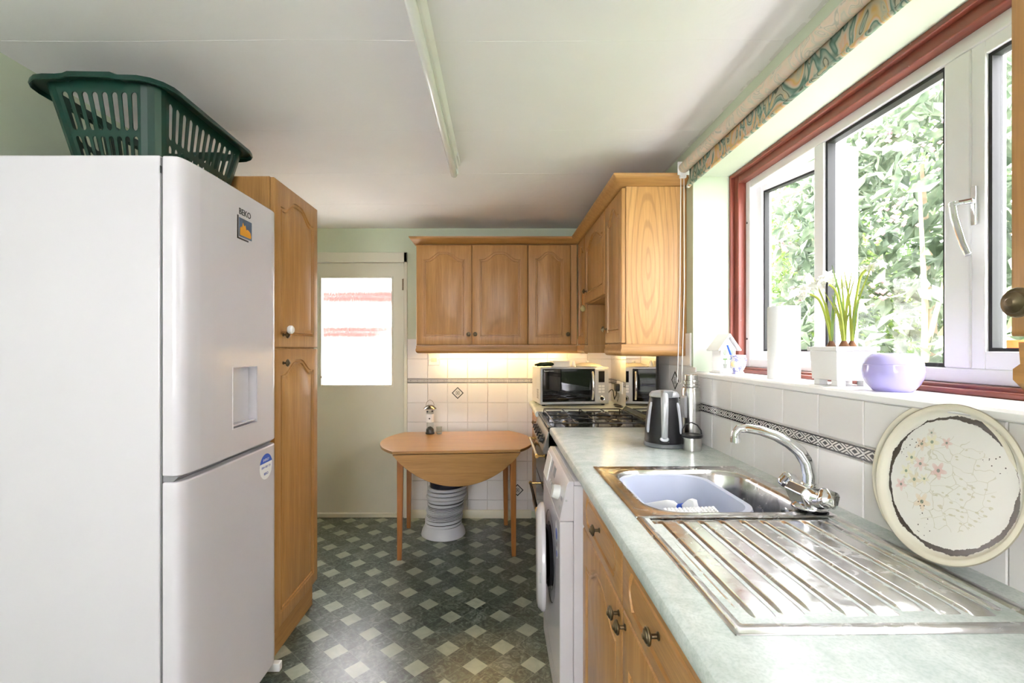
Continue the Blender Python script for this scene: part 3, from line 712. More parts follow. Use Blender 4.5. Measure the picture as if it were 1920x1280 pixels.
# window wall
cu = wall_unit('narrow oak wall cupboard in the corner, left of the raised cupboard', (.582, 3.449), RZ, .288, .30, UZ0, UZ1, [(.022, .262, None)])
G().box(.270, .2875, .0215, .300, -.052, -.0005).build('side_panel', 'oak', cu)
wall_unit('short oak wall cupboard set higher above the cooker', (.582, 3.160), RZ, .596, .30, 1.608, UZ1, [(.002, .590, .075)])
tall = wall_unit('oak wall cupboard with plain grained side panel next to the window', (.582, 2.563), RZ, .3425, .30, UZ0, UZ1, [(.002, .338, .045)])
G().box(.3425, .3445, .0215, .300, 0, UZ1-UZ0).build('end_panel', 'oak_fig', tall, smooth=0)
G().box(.3445, .3500, .286, .304, -.055, UZ1-UZ0-.01).build('scribe_strip', 'oak', tall)
near = wall_unit('oak wall cupboard at the right edge of the picture, near end of the window', (.582, .540), RZ, .50, .30, 1.327, UZ1, [(.002, .496, None)])
knob([c for c in near.children if c.name.startswith('door')][0], .028, .036)
CR = [(0, 2.064), (.004, 2.066), (.010, 2.070), (.016, 2.078), (.030, 2.088), (.042, 2.098), (.046, 2.104), (.046, 2.110), (-.02, 2.110), (-.02, 2.064)]
CR = [(a, b+.001 if a >= 0 else b) for a, b in CR]
tag(G().sweep([(-.5965, 3.668), (-.5965, 3.45), (.582, 3.45), (.582, 2.2185), (.884, 2.2185)], [(a, b+.0145) for a, b in CR]).build('cornice', 'oak_x', smooth=50), 'mitred oak cornice running along the tops of the wall cupboards', 'moulding')
PL = [(0, 1.3375), (-.001, 1.318), (.003, 1.312), (.003, 1.298), (-.003, 1.286), (-.012, 1.281), (-.022, 1.281), (-.022, 1.3375)]
tag(G().sweep([(-.5965, 3.668), (-.5965, 3.45), (.582, 3.45), (.582, 3.161)], PL).build('light_pelmet', 'oak_x', smooth=50), 'oak pelmet under the far wall cupboards, hiding the strip light', 'moulding')
tag(G().sweep([(.582, 2.562), (.582, 2.2185), (.884, 2.2185)], PL).build('light_pelmet', 'oak_x', smooth=50), 'short oak pelmet under the cupboard beside the window', 'moulding')
tag(G().sweep([(.884, .533), (.588, .533), (.588, .05)], [(0, 1.3265), (-.001, 1.302), (.003, 1.296), (.003, 1.284), (-.003, 1.272), (-.012, 1.266), (-.022, 1.266), (-.022, 1.3265)]).build('light_pelmet', 'oak_y', smooth=50), 'curved oak pelmet under the cupboard at the right edge of the picture', 'moulding')
# strip lights under the cupboards
for i, (x, y, w, lab) in enumerate(((-.46, 3.56, .60, 'warm strip light glowing under the far wall cupboards'), (.22, 3.56, .26, 'short warm strip light under the corner cupboard'))):
    t = thing('strip_light', lab, 'lamp', (x, y, 1.318)); G().box(0, w, -.022, .022, 0, .0195).build('housing', 'white_pl', t)
    G().lathe([(0, 0), (.009, 0), (.009, w-.03), (0, w-.03)], 12, (.015, 0, -.004), 'x').build('tube', 'warm', t)
t = thing('strip_light', 'warm lamp under the corner cupboard above the microwave plug', 'lamp', (.79, 3.20, 1.318)); G().box(-.022, .022, 0, .20, 0, .0195).build('housing', 'white_pl', t)
G().lathe([(0, 0), (.009, 0), (.009, .17), (0, .17)], 12, (0, .185, -.004), 'y').build('tube', 'warm', t)

# base units along the window wall
def base_unit(label, loc, w, d, n, knobs_d, knobs_c, end=True, z1=.872):
    t = thing('base_cabinet', label, 'cabinet', (loc[0], loc[1], 0), RZ, 'oak base cupboards')
    g = G(); g.box(.0005, .018, .0215, d, .13, z1).box(w-.018, w-.0005, .0215, d, .13, z1).box(.018, w-.018, .0215, d, .13, .148).box(.018, w-.018, d-.012, d, .148, z1).box(.018, w-.018, .0215, .045, .70, .72).box(.018, w-.018, .0215, .045, z1-.012, z1)
    g.build('carcass', 'oak', t, smooth=0)
    G().box(.0005, w-.0005, .055, .07, 0, .13).build('plinth', 'oak_x', t)
    dw = w/n
    for i in range(n):
        o = add_door(t, i*dw+.002, .716, dw-.004, .148, None, 0, 'drawer', 'drawer', 'oak_x'); knob(o, knobs_d[i] if knobs_d[i] else dw/2, .085)
        add_door(t, i*dw+.002, .135, dw-.004, .575, knobs_c[i], .552)
    return t
base_unit('oak base cupboard with one drawer, right beside the washing machine', (.29, 1.610), .507, .59, 1, [.265], [.480])
sb = base_unit('wide oak base cupboard with drawers under the sink drainer', (.29, 1.102), 1.0, .59, 2, [.25, .25], [.030, .47])
base_unit('narrow oak base cupboard in the far corner below the microwave', (.268, 3.664), .610, .60, 1, [.36], [.56])
# worktops
RN = [(.268, .884), (.268, .898), (.2715, .905), (.278, .9088), (.287, .910)]
g = G(); g.prism([(.278, .8725), (.2705, .8765)]+RN+[(.365, .910), (.365, .8725)], 'y', .08, 2.437)
g.box(.800, XR-.007, .08, 2.437, .8725, .910); g.box(.365, .800, 1.585, 2.437, .8725, .910); g.box(.365, .800, .08, 1.10, .8725, .910)
tag(g.build('worktop', 'lam', smooth=30), 'long pale green speckled worktop with rounded front edge holding the sink', 'worktop')
g = G().prism([(.255, .8725), (.2475, .8765)]+[(a-.023, b) for a, b in RN]+[(XR-.007, .910), (XR-.007, .8725)], 'y', 3.052, YB-.007)
tag(g.build('worktop', 'lam', smooth=30), 'short pale green worktop in the far corner under the microwave', 'worktop')

# tall larder cupboard on the left, faces +x
t = thing('tall_cabinet', 'tall oak larder cupboard standing behind the white fridge freezer', 'cabinet', (-.927, 1.964, 0), PI/2)
w_, H_ = .470, 2.034
G().box(0, w_, .0215, .632, .125, H_).build('carcass', 'oak', t, smooth=0)
G().box(.0, w_-.002, .028, .045, 0, .125).build('plinth', 'oak_x', t)
add_door(t, .002, 1.322, w_-.004, H_-1.325, .075, .055); add_door(t, .002, .13, w_-.004, 1.186, .075, 1.125)
tag(G().lathe([(0, 0), (.014, .0), (.018, .006), (.018, .016), (.012, .022), (0, .022)], 18, (-.8955, 2.020, 1.398), 'x').build('knob_cover', 'white_pl'), 'round white plastic catch beside the upper larder door knob', 'catch')

# ================================================================== FRIDGE FREEZER
fr = thing('fridge_freezer', 'large white two-door fridge freezer on the left with green basket on top', 'fridge', (0, 0, 0))
G().box(-1.545, -.957, 1.336, 1.920, .03, 1.866).build('body', 'white_app', fr, bevel=.004)
def fridge_door(z0, z1, recess=False):
    prof = [(-.953, 1.338)]
    cx, n = -.953, 10
    prof += [(-.925, 1.3385), (-.912, 1.342), (-.904, 1.352), (-.8985, 1.375), (-.8945, 1.42), (-.893, 1.48), (-.893, 1.865), (-.8945, 1.885), (-.899, 1.902), (-.908, 1.914), (-.920, 1.918), (-.953, 1.9185)]
    return prof
P = fridge_door(0, 0)
def prism_holed(prof, z0, z1, name, cut=None):
    g = G(); g.prism(prof, 'z', z0, z1); o = g.build(name, 'white_app', fr, bevel=.006, seg=3, smooth=40); return o
ud = prism_holed(P, .954, 1.866, 'door')
ld = prism_holed(P, .06, .938, 'door')
# ice-water style recess in the upper door: cut with a boolean, lined by a tray
cut = G().box(-.925, -.88, 1.594, 1.7515, 1.047, 1.2515).build('cutter', 'white_app'); 
md = ud.modifiers.new('recess', 'BOOLEAN'); md.object = cut; md.solver = 'EXACT'
dg = bpy.context.evaluated_depsgraph_get(); me2 = bpy.data.meshes.new_from_object(ud.evaluated_get(dg)); ud.modifiers.clear(); ud.data = me2
for p in me2.polygons:
    if p.normal.x > .9995: p.use_smooth = False
bpy.data.objects.remove(cut)
g = G(); g.box(-.8955, -.8915, 1.590, 1.594, 1.043, 1.2555).box(-.8955, -.8915, 1.7515, 1.7555, 1.043, 1.2555).box(-.8955, -.8915, 1.594, 1.7515, 1.043, 1.047).box(-.8955, -.8915, 1.594, 1.7515, 1.2515, 1.2555)
g.box(-.924, -.897, 1.60, 1.745, 1.052, 1.058); g.build('recess_trim', 'white_app', fr, bevel=.001)
# slanting grip lip under the upper door and chamfer on the lower
G().prism([(-.953, .938), (-.953, .9535), (-.907, .9535), (-.925, .938)], 'y', 1.345, 1.91).build('door_seal', 'grey_seam', fr)
G().box(-.956, -.9535, 1.339, 1.917, .065, 1.860).build('gasket', 'grey_seam', fr)
G().box(-.954, -.952, 1.333, 1.339, 1.815, 1.835).build('hinge_cap', 'ink', fr)
for x, y in ((-1.0, 1.37), (-1.0, 1.88), (-1.5, 1.37), (-1.5, 1.88)): G().lathe([(0, 0), (.016, 0), (.018, .031), (0, .031)], 14, (x, y, 0)).build('foot', 'white_pl', fr)
G().box(-.95, -.876, 1.895, 1.922, .018, .052).build('door_pivot', 'white_pl', fr, bevel=.004)
def text_obj(name, body, size, mat, parent, loc, rot, ext=.0003, sx=1.0, bold=0):
    c = bpy.data.curves.new(name, 'FONT'); c.body = body; c.size = size; c.extrude = ext; c.align_x = 'CENTER'; c.align_y = 'CENTER'; c.offset = bold
    o = bpy.data.objects.new(name, c); COL.objects.link(o)
    dg = bpy.context.evaluated_depsgraph_get(); me = bpy.data.meshes.new_from_object(o.evaluated_get(dg)); bpy.data.objects.remove(o)
    me.materials.clear(); me.materials.append(M[mat]); o = bpy.data.objects.new(name, me); COL.objects.link(o); o.parent = parent; o.location = loc; o.rotation_euler = rot; o.scale = (sx, 1, 1); return o
FR = (PI/2, 0, PI/2)         # text facing +x, reading towards +y
XF = -.8925
text_obj('badge_lettering', 'BEKO', .030, 'ink', fr, (XF, 1.668, 1.793), FR, sx=1.05, bold=.0003)
bd = G().box(XF-.001, XF+.001, 1.630, 1.712, 1.706, 1.772).build('badge', plain('badge_blue', (.10, .15, .25), .3), fr)
g = G(); pts = [(1.634, 1.712), (1.634, 1.735), (1.640, 1.742), (1.645, 1.737), (1.652, 1.758), (1.660, 1.747), (1.668, 1.752), (1.674, 1.735), (1.680, 1.740), (1.692, 1.738), (1.702, 1.732), (1.706, 1.720), (1.704, 1.712)]
g.prism(pts, 'x', XF+.0008, XF+.0016); g.build('badge_picture', plain('badge_orange', (.80, .36, .03), .4), bd)
G().box(XF-.0005, XF+.0008, 1.618, 1.625, 1.700, 1.778).box(XF-.0005, XF+.0008, 1.618, 1.690, 1.697, 1.702).build('badge_bracket', 'ink', fr)
stk = G().lathe([(0, 0), (.0515, 0), (.0515, .0005), (0, .0005)], 32, (-.8936, 1.820, .8635), 'x').build('energy_sticker', 'blueink', fr, rot=None)
G().lathe([(0, 0), (.049, 0), (.049, .0004), (0, .0004)], 32, (-.8932, 1.820, .8635), 'x').build('sticker_face', 'paper', stk)
g = G(); pts = [(1.820+.049*math.cos(a), .8635+.049*math.sin(a)) for a in np.linspace(.30, PI-.30, 16)]; g.prism(pts, 'x', -.8929, -.8925); g.build('sticker_band', 'blue', stk)
text_obj('sticker_text', 'ENERGY', .013, 'paper', stk, (-.8923, 1.820, .889), FR, .0001)
text_obj('sticker_text', '0844 888 124', .0125, 'blueink', stk, (-.8926, 1.820, .862), FR, .0001)
text_obj('sticker_text', 'BEKO', .013, 'blueink', stk, (-.8926, 1.820, .836), FR, .0001, bold=.0003)

# ================================================================== LAUNDRY BASKET
bk_ = thing('laundry_basket', 'dark green slotted plastic laundry basket on top of the fridge', 'basket', (-1.226, 1.708, 1.867))
BH = .262
def bperim(s, z):            # s 0..1 around rounded rectangle; tapers to the bottom
    k = z/BH; hx = .132+.042*k; hy = .206+.064*k; r = .045
    if z > BH-1e-6 and abs(hy) > 0:
        x_, y_, _z = bperim(s, BH-2e-6); return (x_, y_, BH+(.008*max(0, min(1, (.085-abs(x_))/.015)) if abs(y_) > .255 else 0))
    segs = [('l', 2*(hx-r)), ('a', PI/2*r), ('l', 2*(hy-r)), ('a', PI/2*r)]*2
    hx0 = .174; hy0 = .270
    segs0 = [2*(hx0-r), PI/2*r, 2*(hy0-r), PI/2*r]*2
    tot = sum(segs0); d = (s % 1)*tot; i = 0
    while d > segs0[i]+1e-9: d -= segs0[i]; i += 1
    q = d/segs0[i]
    if i == 0: return (-hx+r+q*2*(hx-r), -hy, z)
    if i == 2: return (hx, -hy+r+q*2*(hy-r), z)
    if i == 4: return (hx-r-q*2*(hx-r), hy, z)
    if i == 6: return (-hx, hy-r-q*2*(hy-r), z)
    cx, cy, a0 = {1: (hx-r, -hy+r, -PI/2), 3: (hx-r, hy-r, 0), 5: (-hx+r, hy-r, PI/2), 7: (-hx+r, -hy+r, PI)}[i]
    a = a0+q*PI/2; return (cx+r*math.cos(a), cy+r*math.sin(a), z)
hx0, hy0, rc = .174, .270, .045
Ls = [2*(hx0-rc), PI/2*rc, 2*(hy0-rc), PI/2*rc]*2; TOT = sum(Ls)
sb_ = [0]
cols = []                     # (s0, s1, is_slot)
acc = 0
for i, L_ in enumerate(Ls):
    if i % 2: 
        for q in range(4): cols.append(((acc+L_*q/4)/TOT, (acc+L_*(q+1)/4)/TOT, False))
    else:
        n = 8 if i in (0, 4) else 12
        pitch = L_/(n+.35); x = acc
        for q in range(n):
            b0 = x+pitch*q; cols.append((b0/TOT, (b0+pitch*.40)/TOT, False)); cols.append(((b0+pitch*.40)/TOT, (b0+pitch)/TOT, True))
        cols.append(((x+pitch*n)/TOT, (acc+L_)/TOT, False))
    acc += L_
zr = [0, .016, .114, .120, .130, .236, BH]
g = G()
def cell(s0, s1, z0, z1): g.add([bperim(s0, z0), bperim(s1, z0), bperim(s1, z1), bperim(s0, z1)], [(0, 1, 2, 3)])
for s0, s1, slot in cols:
    if not slot: 
        for a, b_ in zip(zr, zr[1:]): cell(s0, s1, a, b_)
    else:
        cell(s0, s1, 0, .016); cell(s0, s1, .114, .130); cell(s0, s1, .236, BH)
        sm = (s0+s1)/2; ds = (s1-s0)/2
        for z0, z1 in ((.016, .114), (.130, .236)):
            hgt = .010
            for (zb, sg) in ((z0, 1), (z1, -1)):           # rounded slot ends
                K = 4
                for side in (-1, 1):
                    se = sm+side*ds
                    prev = bperim(sm, zb)
                    arc = [bperim(sm+side*ds*math.sin(PI/2*k/K), zb+sg*hgt*(1-math.cos(PI/2*k/K))) for k in range(K+1)]
                    cor = bperim(se, zb); 
                    for k in range(K): g.add([cor, arc[k], arc[k+1]], [(0, 1, 2)])
nb = 40
bot = [bperim(k/nb, 0) for k in range(nb)]; g.add(bot, [tuple(range(nb))])
o = g.build('body', 'green_pl', bk_, smooth=0, fix=False)
import bmesh
bm = bmesh.new(); bm.from_mesh(o.data); bmesh.ops.remove_doubles(bm, verts=bm.verts, dist=.0004); bmesh.ops.recalc_face_normals(bm, faces=bm.faces); bm.to_mesh(o.data); bm.free()
md = o.modifiers.new('wall', 'SOLIDIFY'); md.thickness = .004; md.offset = 0
g = G(); path = []
nr = 96; rimp = [(-.001, 0), (.008, .007), (.024, .008), (.040, .002), (.043, -.013), (.0405, -.015), (.036, -.002), (.010, -.002)]
vs = []
for k in range(nr):
    s = k/nr; p = Vector(bperim(s, BH)); q = Vector(bperim(s+.002, BH)); d = (q-p).normalized(); out = Vector((d.y, -d.x, 0))
    zz = .0; p.z = BH
    if abs(p.y) > .26: zz = .008*max(0, min(1, (.085-abs(p.x))/.015))
    for a, b_ in rimp: vs.append(tuple(p+out*a+Vector((0, 0, b_+zz))))
m_ = len(rimp); fs = []
for k in range(nr):
    for l in range(m_): l2 = (l+1) % m_; k2 = (k+1) % nr; fs.append((k*m_+l, k2*m_+l, k2*m_+l2, k*m_+l2))
g.add(vs, fs); g.build('rim', 'green_pl', bk_, smooth=50)
bk_.rotation_euler = (0, 0, math.radians(1.5))

# ================================================================== CEILING LIGHT
t = thing('fluorescent_light', 'long white fluorescent batten light on the ceiling', 'lamp', (-.217, 0, ZC))
G().prism([(-.028, 0), (-.028, -.018), (-.018, -.036), (.018, -.036), (.028, -.018), (.028, 0)], 'y', .95, 2.36).build('batten', 'white_pl', t, bevel=.002)
G().lathe([(0, 0), (.014, 0), (.0155, .004), (.0155, 1.446), (.014, 1.45), (0, 1.45)], 18, (-.004, 2.405, -.050), 'y').build('tube', plain('milky_tube', (.78, .79, .76), .25, var=.01), t)
for y in (.957, 2.375): G().box(-.020, .020, y, y+.016, -.055, 0).build('end_cap', 'white_pl', t, bevel=.003)
G().box(.022, .032, 2.22, 2.35, -.028, -.008).build('side_clip', 'white_pl', t, bevel=.003)
# ================================================================== SINK
sk = thing('kitchen_sink', 'stainless steel inset sink with grooved drainer by the window', 'sink', (.585, 1.15, .910), .012)
# local frame: x across (-.25..+.25), y along (-.475..+.475)
def rrect(x0, x1, y0, y1, r, n=64):
    pts = []; q = n//4
    for (cx, cy, a0) in ((x1-r, y0+r, -PI/2), (x1-r, y1-r, 0), (x0+r, y1-r, PI/2), (x0+r, y0+r, PI)):
        for i in range(q): a = a0+PI/2*i/(q-1); pts.append((cx+r*math.cos(a), cy+r*math.sin(a)))
    return pts
def rings(g, rs, cap_last=True):
    n = len(rs[0][0]); vs = []
    for r, z in rs: vs += [(p[0], p[1], z) for p in r]
    fs = []
    for k in range(len(rs)-1):
        for i in range(n): j = (i+1) % n; fs.append((k*n+i, k*n+j, (k+1)*n+j, (k+1)*n+i))
    if cap_last: fs.append(tuple(range((len(rs)-1)*n, len(rs)*n)))
    return g.add(vs, fs)
X0, X1, YN, YFa = -.252, .240, -.475, .472
YS = .020
g = G()
# deck round the bowl
BX0, BX1, BY0, BY1 = -.205, .212, -.010+.030, .425
rings(g, [(rrect(X0, X1, YS-.03, YFa, .003), -.001), (rrect(X0, X1, YS-.03, YFa, .003), .0035), (rrect(X0+.006, X1-.006, YS-.03, YFa-.006, .006), .0045), (rrect(X0+.020, X1-.020, YS-.022, YFa-.018, .02), .0025),
          (rrect(BX0-.012, BX1+.006, BY0-.008, BY1+.010, .09), .0020), (rrect(BX0-.003, BX1+.001, BY0-.002, BY1+.003, .095), .0035), (rrect(BX0+.003, BX1-.003, BY0+.003, BY1-.003, .095), .001),
          (rrect(BX0+.009, BX1-.008, BY0+.009, BY1-.009, .09), -.012), (rrect(BX0+.020, BX1-.018, BY0+.020, BY1-.020, .085), -.115), (rrect(BX0+.035, BX1-.033, BY0+.035, BY1-.035, .075), -.142), (rrect(BX0+.07, BX1-.07, BY0+.07, BY1-.07, .05), -.150)])
# drainer height field
nx, ny = 164, 70
xsn = np.linspace(X0, X1, nx); ysn = np.linspace(YN, YS-.03, ny)
def drain_h(x, y):
    def ss(a, b_, t): t = max(0, min(1, (t-a)/(b_-a))); return t*t*(3-2*t)
    e = min(x-X0, X1-x, y-YN)
    h = .0045*ss(0, .004, e)-.006*ss(.010, .030, min(x-X0, X1-x, (y-YN)*.8))
    yy = (y-YN)/(YS-.03-YN)
    lo, hi = .06, .97
    kx = (x+.012)/.0485
    fr_ = kx-math.floor(kx); rid = ss(.0, .14, fr_)*(1-ss(.80, .94, fr_))
    inx = ss(X0+.030, X0+.045, x)*(1-ss(X1-.045, X1-.030, x))
    cut = .05+.05*abs(math.sin(math.floor(kx)*1.0+.5))
    iny = ss(cut, cut+.08, yy)*(1-ss(.93, 1.0, yy))
    h += .0055*rid*inx*iny
    return h-.001*yy
vs = [(x, y, drain_h(x, y)) for y in ysn for x in xsn]
fs = [(j*nx+i, j*nx+i+1, (j+1)*nx+i+1, (j+1)*nx+i) for j in range(ny-1) for i in range(nx-1)]
g.add(vs, fs); g.box(X0, X1, YN, YN+.002, -.002, .001).box(X0, X0+.002, YN, YS, -.002, .001).box(X1-.002, X1, YN, YS, -.002, .001)
g.build('basin', 'sink', sk, smooth=60, fix=False)
g = G(); g.lathe([(0, .001), (.030, .002), (.042, .003), (.044, 0)], 24, (.0, .22, -.150)); g.build('drain', 'chrome', sk)
g = G(); ox, oy, oz = .1955, .12, -.045
for k in range(2): g.lathe([(.020-k*.008, 0), (.024-k*.008, .004), (.018-k*.008, .006)], 20, (ox+.002, oy, oz), '-x')
g.tube([(ox-.006+.007*math.cos(a), oy+.009*math.cos(a), oz+.012*math.sin(a)) for a in np.linspace(0, 2*PI, 14)[:-1]], .0016, 6, closed=True)
g.build('overflow', 'chrome', sk)
g = G()
for k in range(22): g.lathe([(0, -.0026), (.0024, 0), (0, .0026)], 6, (ox-.010, oy+.003*math.sin(k*.3), oz-.004*k)).lathe([(0, -.0026), (.0022, 0), (0, .0026)], 6, (ox-.008, oy-.008-.006*math.sin(k/22*PI), oz-.004*k))
g.build('plug_chain', 'chrome', sk)
# washing-up bowl
t = thing('washing_up_bowl', 'pale grey plastic washing-up bowl sitting inside the sink', 'bowl', (.528, 1.380, .772), .012)
def wb(k, off=0): return rrect(-.112-.020*k-off, .112+.020*k+off, -.165-.020*k-off, .155+.020*k+off, .075+.01*k)
g = G(); rings(g, [(wb(0), .004), (wb(.2), .004), (wb(.5), .05), (wb(1), .128), (wb(1, .012), .130), (wb(1, .014), .122), (wb(1, .012), .120), (wb(1, .002), .120), (wb(.3, .0), .0), (wb(0), 0)])
n_ = len(g.v)//10; g.f.append(tuple(range(n_))); g.build('tub', 'bowlgrey', t, smooth=50, fix=False)
# spray bottle and brush inside
t = thing('spray_bottle', 'white trigger spray bottle with blue collar lying in the grey bowl', 'bottle', (.505, 1.405, .835), rot=(0, math.radians(68), math.radians(-58)))
G().lathe([(0, -.10), (.028, -.10), (.031, -.09), (.031, .01), (.026, .03), (.013, .045), (.013, .05)], 20, sy=.7).build('bottle', 'white_pl', t)
G().lathe([(.0, .048), (.0155, .048), (.0155, .064), (0, .064)], 18).build('collar', 'blue', t)
g = G(); g.prism([(-.012, .064), (.012, .064), (.014, .085), (.050, .092), (.050, .103), (-.018, .108), (-.024, .094)], 'y', -.009, .009); g.tube([(.028, 0, .090), (.042, 0, .075), (.046, 0, .055)], [.006, .005, .004], 8)
g.build('trigger_head', 'white_pl', t, bevel=.003)
t = thing('scrubbing_brush', 'white bristled washing-up brush at the near side of the grey bowl', 'brush', (.520, 1.262, .862), .1)
g = G()
for i in range(14):
    for j in range(5): g.lathe([(0, 0), (.0055, .002), (.005, .012), (0, .016)], 6, (-.070+i*.0105, -.018+j*.009, .010))
g.build('bristles', 'white_pl', t); G().box(-.080, .080, -.024, .024, 0, .011).box(.08, .17, -.012, .012, -.002, .009).build('handle', 'white_pl', t, bevel=.003)
t.rotation_euler = (.25, 0, .1)
# mixer tap
tp = thing('mixer_tap', 'chrome mixer tap with swan neck spout and two handles', 'tap', (.790, 1.195, .9145))
g = G(); g.lathe([(0, 0), (.040, 0), (.042, .006), (.036, .012), (.030, .020), (.028, .035), (.026, .050), (.020, .058), (.018, .066), (0, .066)], 24)
g.tube([(-.004, -.066, .040), (-.002, -.030, .030), (0, 0, .028), (-.002, .030, .030), (-.004, .066, .040)], [.019, .024, .030, .024, .019], 14)
g.prism([(-.030, .010), (-.045, .045), (-.030, .062), (.010, .058), (.030, .012)], 'y', -.034, .034)
g.build('body', 'chrome', tp, bevel=.004)
sp = [(0, 0, .060), (.000, 0, .085), (-.006, .002, .115), (-.022, .006, .142), (-.046, .011, .163), (-.078, .018, .181), (-.112, .026, .192), (-.142, .033, .1965), (-.160, .037, .194), (-.168, .039, .182), (-.168, .039, .170)]
G().tube(sp, [.0165, .0165, .0160, .0150, .0142, .0132, .0122, .0115, .0112, .0112, .0112], 16).build('spout', 'chrome', tp)
G().lathe([(0, 0), (.0125, 0), (.0125, .012), (0, .012)], 14, (-.168, .039, .159)).build('aerator', 'chrome', tp)
for sgn in (-1, 1):
    g = G(); prof = [(0, 0), (.012, 0), (.014, .006), (.022, .012), (.0235, .022), (.019, .032), (.008, .037), (0, .038)]
    g.lathe(prof, 32)
    g.v = [(x*(1+.10*math.cos(4*math.atan2(y, x))), y*(1+.10*math.cos(4*math.atan2(y, x))), z) for x, y, z in g.v]
    h = g.build('handle', 'chrome', tp, loc=(-.004, sgn*.060, .040)); h.rotation_euler = (-sgn*math.radians(62), math.radians(-18), 0)
# ================================================================== TRAYS
def tray(label, yc, base, lean, seed, rz):
    t = thing('round_tray', label, 'tray', (base, yc, .9165), group='round floral metal trays')
    g = G().lathe([(0, 0), (.128, 0), (.134, .002), (.1375, .008), (.1405, .010), (.149, .0105), (.1505, .0095), (.149, .0085), (.141, .008), (.1355, .0), (.130, -.0020), (0, -.0020)], 72)
    o = g.build('dish', traymat(seed), t, smooth=50)
    # disc axis (+z local) points to -x; leaning back so the top goes towards the wall
    Mx = Matrix.Rotation(rz, 3, 'Z') @ Matrix.Rotation(-(PI/2-lean), 3, 'Y') @ Matrix.Rotation(-PI/2, 3, 'Z')
    o.rotation_mode = 'QUATERNION'; o.rotation_quaternion = Mx.to_quaternion()
    ax = Mx @ Vector((0, 0, 1)); up = (Vector((0, 0, 1))-ax*ax.z).normalized()
    o.location = up*.1505
    return t
tray('worn cream floral round tray in front, leaning on its twin against the tiles', .898, .822, math.radians(12), 3, 0)
tray('cream round tray behind the worn floral one, rim showing at its left', .925, .838, math.radians(10.5), 8, 0)

# ================================================================== KETTLE, FLASK, CUP
kt = thing('electric_kettle', 'black jug kettle with grey handle on the worktop', 'kettle', (.700, 1.985, .910), math.radians(-18))
G().lathe([(0, 0), (.076, 0), (.082, .003), (.0825, .012), (.079, .018), (0, .018)], 36).build('power_base', plain('mid_grey_plastic', (.13, .14, .155), .35), kt)
def kr(z): return .0775-.0035*math.sin(PI*min(1, z/.2))*-1-.020*(z/.205)**1.6
g = G(); g.lathe([(0, .0185), (.078, .0185), (.0795, .026)]+[(kr(z), z) for z in np.linspace(.032, .205, 14)]+[(.060, .212), (0, .214)], 40)
g.build('body', 'blackpl', kt, smooth=40)
g = G(); g.lathe([(0, .232), (.030, .231), (.052, .226), (.0595, .216), (.0605, .206), (0, .206)], 36)
g.prism([(-.060, .205), (-.084, .236), (-.060, .238), (-.020, .232), (-.02, .21)], 'y', -.020, .020)
g.xf(Matrix.Rotation(PI*.56, 4, 'Z')); g.build('lid', 'silver', kt, bevel=.003)
hp = [(0, -.060, .222), (0, -.082, .219), (0, -.098, .200), (0, -.104, .165), (0, -.104, .125), (0, -.100, .085), (0, -.090, .055), (0, -.072, .045)]
G().tube(hp, [.014, .0150, .0150, .0145, .0135, .0130, .0125, .012], 14, flat=.8).build('handle', 'silver', kt)
for sx in (-1, 1):
    g = G(); zz = np.linspace(.060, .185, 12); pts = []
    for z in zz: r = kr(z)+.0008; a = -PI/2+sx*.95; pts.append((r*math.cos(a), r*math.sin(a), z))
    g.tube(pts, [.004]+[.0065]*10+[.004], 8); g.build('water_gauge', plain('pale_gauge', (.55, .56, .62), .25), kt)
g = G(); g.lathe([(0, 0), (.014, 0), (.012, .004), (0, .005)], 20, (.0, -.0785, .040), 'y', sx=1.3, sy=.8); g.build('switch', 'silver', kt)
g = G(); g.box(-.019, .019, -.084, -.070, .020, .030); g.build('switch_mount', 'rubber', kt, bevel=.002)
t = thing('vacuum_flask', 'tall stainless steel vacuum flask without its cup, behind the kettle', 'flask', (.838, 2.045, .910))
G().lathe([(0, 0), (.036, 0), (.0385, .004), (.0385, .225), (.036, .238), (.031, .243), (.031, .246), (.0355, .247), (.0355, .252), (.030, .254), (.030, .262), (.0325, .263), (.0325, .268), (.0285, .270), (.0285, .292), (.026, .294), (.024, .292), (.023, .27), (0, .268)], 36).build('body', 'steelb', t, smooth=30)
g = G(); g.prism([(-.040, .11), (-.051, .125), (-.051, .195), (-.040, .205), (-.037, .205), (-.037, .11)], 'y', -.012, .012); g.xf(Matrix.Rotation(math.radians(25), 4, 'Z')); g.build('clip', 'silver', t, bevel=.002)
t = thing('flask_cup', 'small steel flask cup with black rim and looped black handle', 'cup', (.776, 1.885, .910))
G().lathe([(0, 0), (.033, 0), (.0365, .004), (.0375, .050), (.0375, .055), (.034, .055), (.033, .01), (0, .008)], 32).build('cup', 'steelb', t)
g = G(); g.lathe([(.030, .054), (.0385, .054), (.0400, .058), (.0400, .063), (.037, .066), (.022, .062), (.020, .055)], 32); g.lathe([(0, .054), (.024, .056), (.022, .0625), (0, .0635)], 24); g.build('rim', 'blackpl', t)
g = G(); g.tube([(-.038, 0, .060), (-.034, .008, .085), (-.020, .014, .103), (.004, .016, .110), (.026, .012, .100), (.037, .004, .080), (.039, 0, .060)], [.004]*7, 8, flat=.7); g.build('handle', 'blackpl', t)

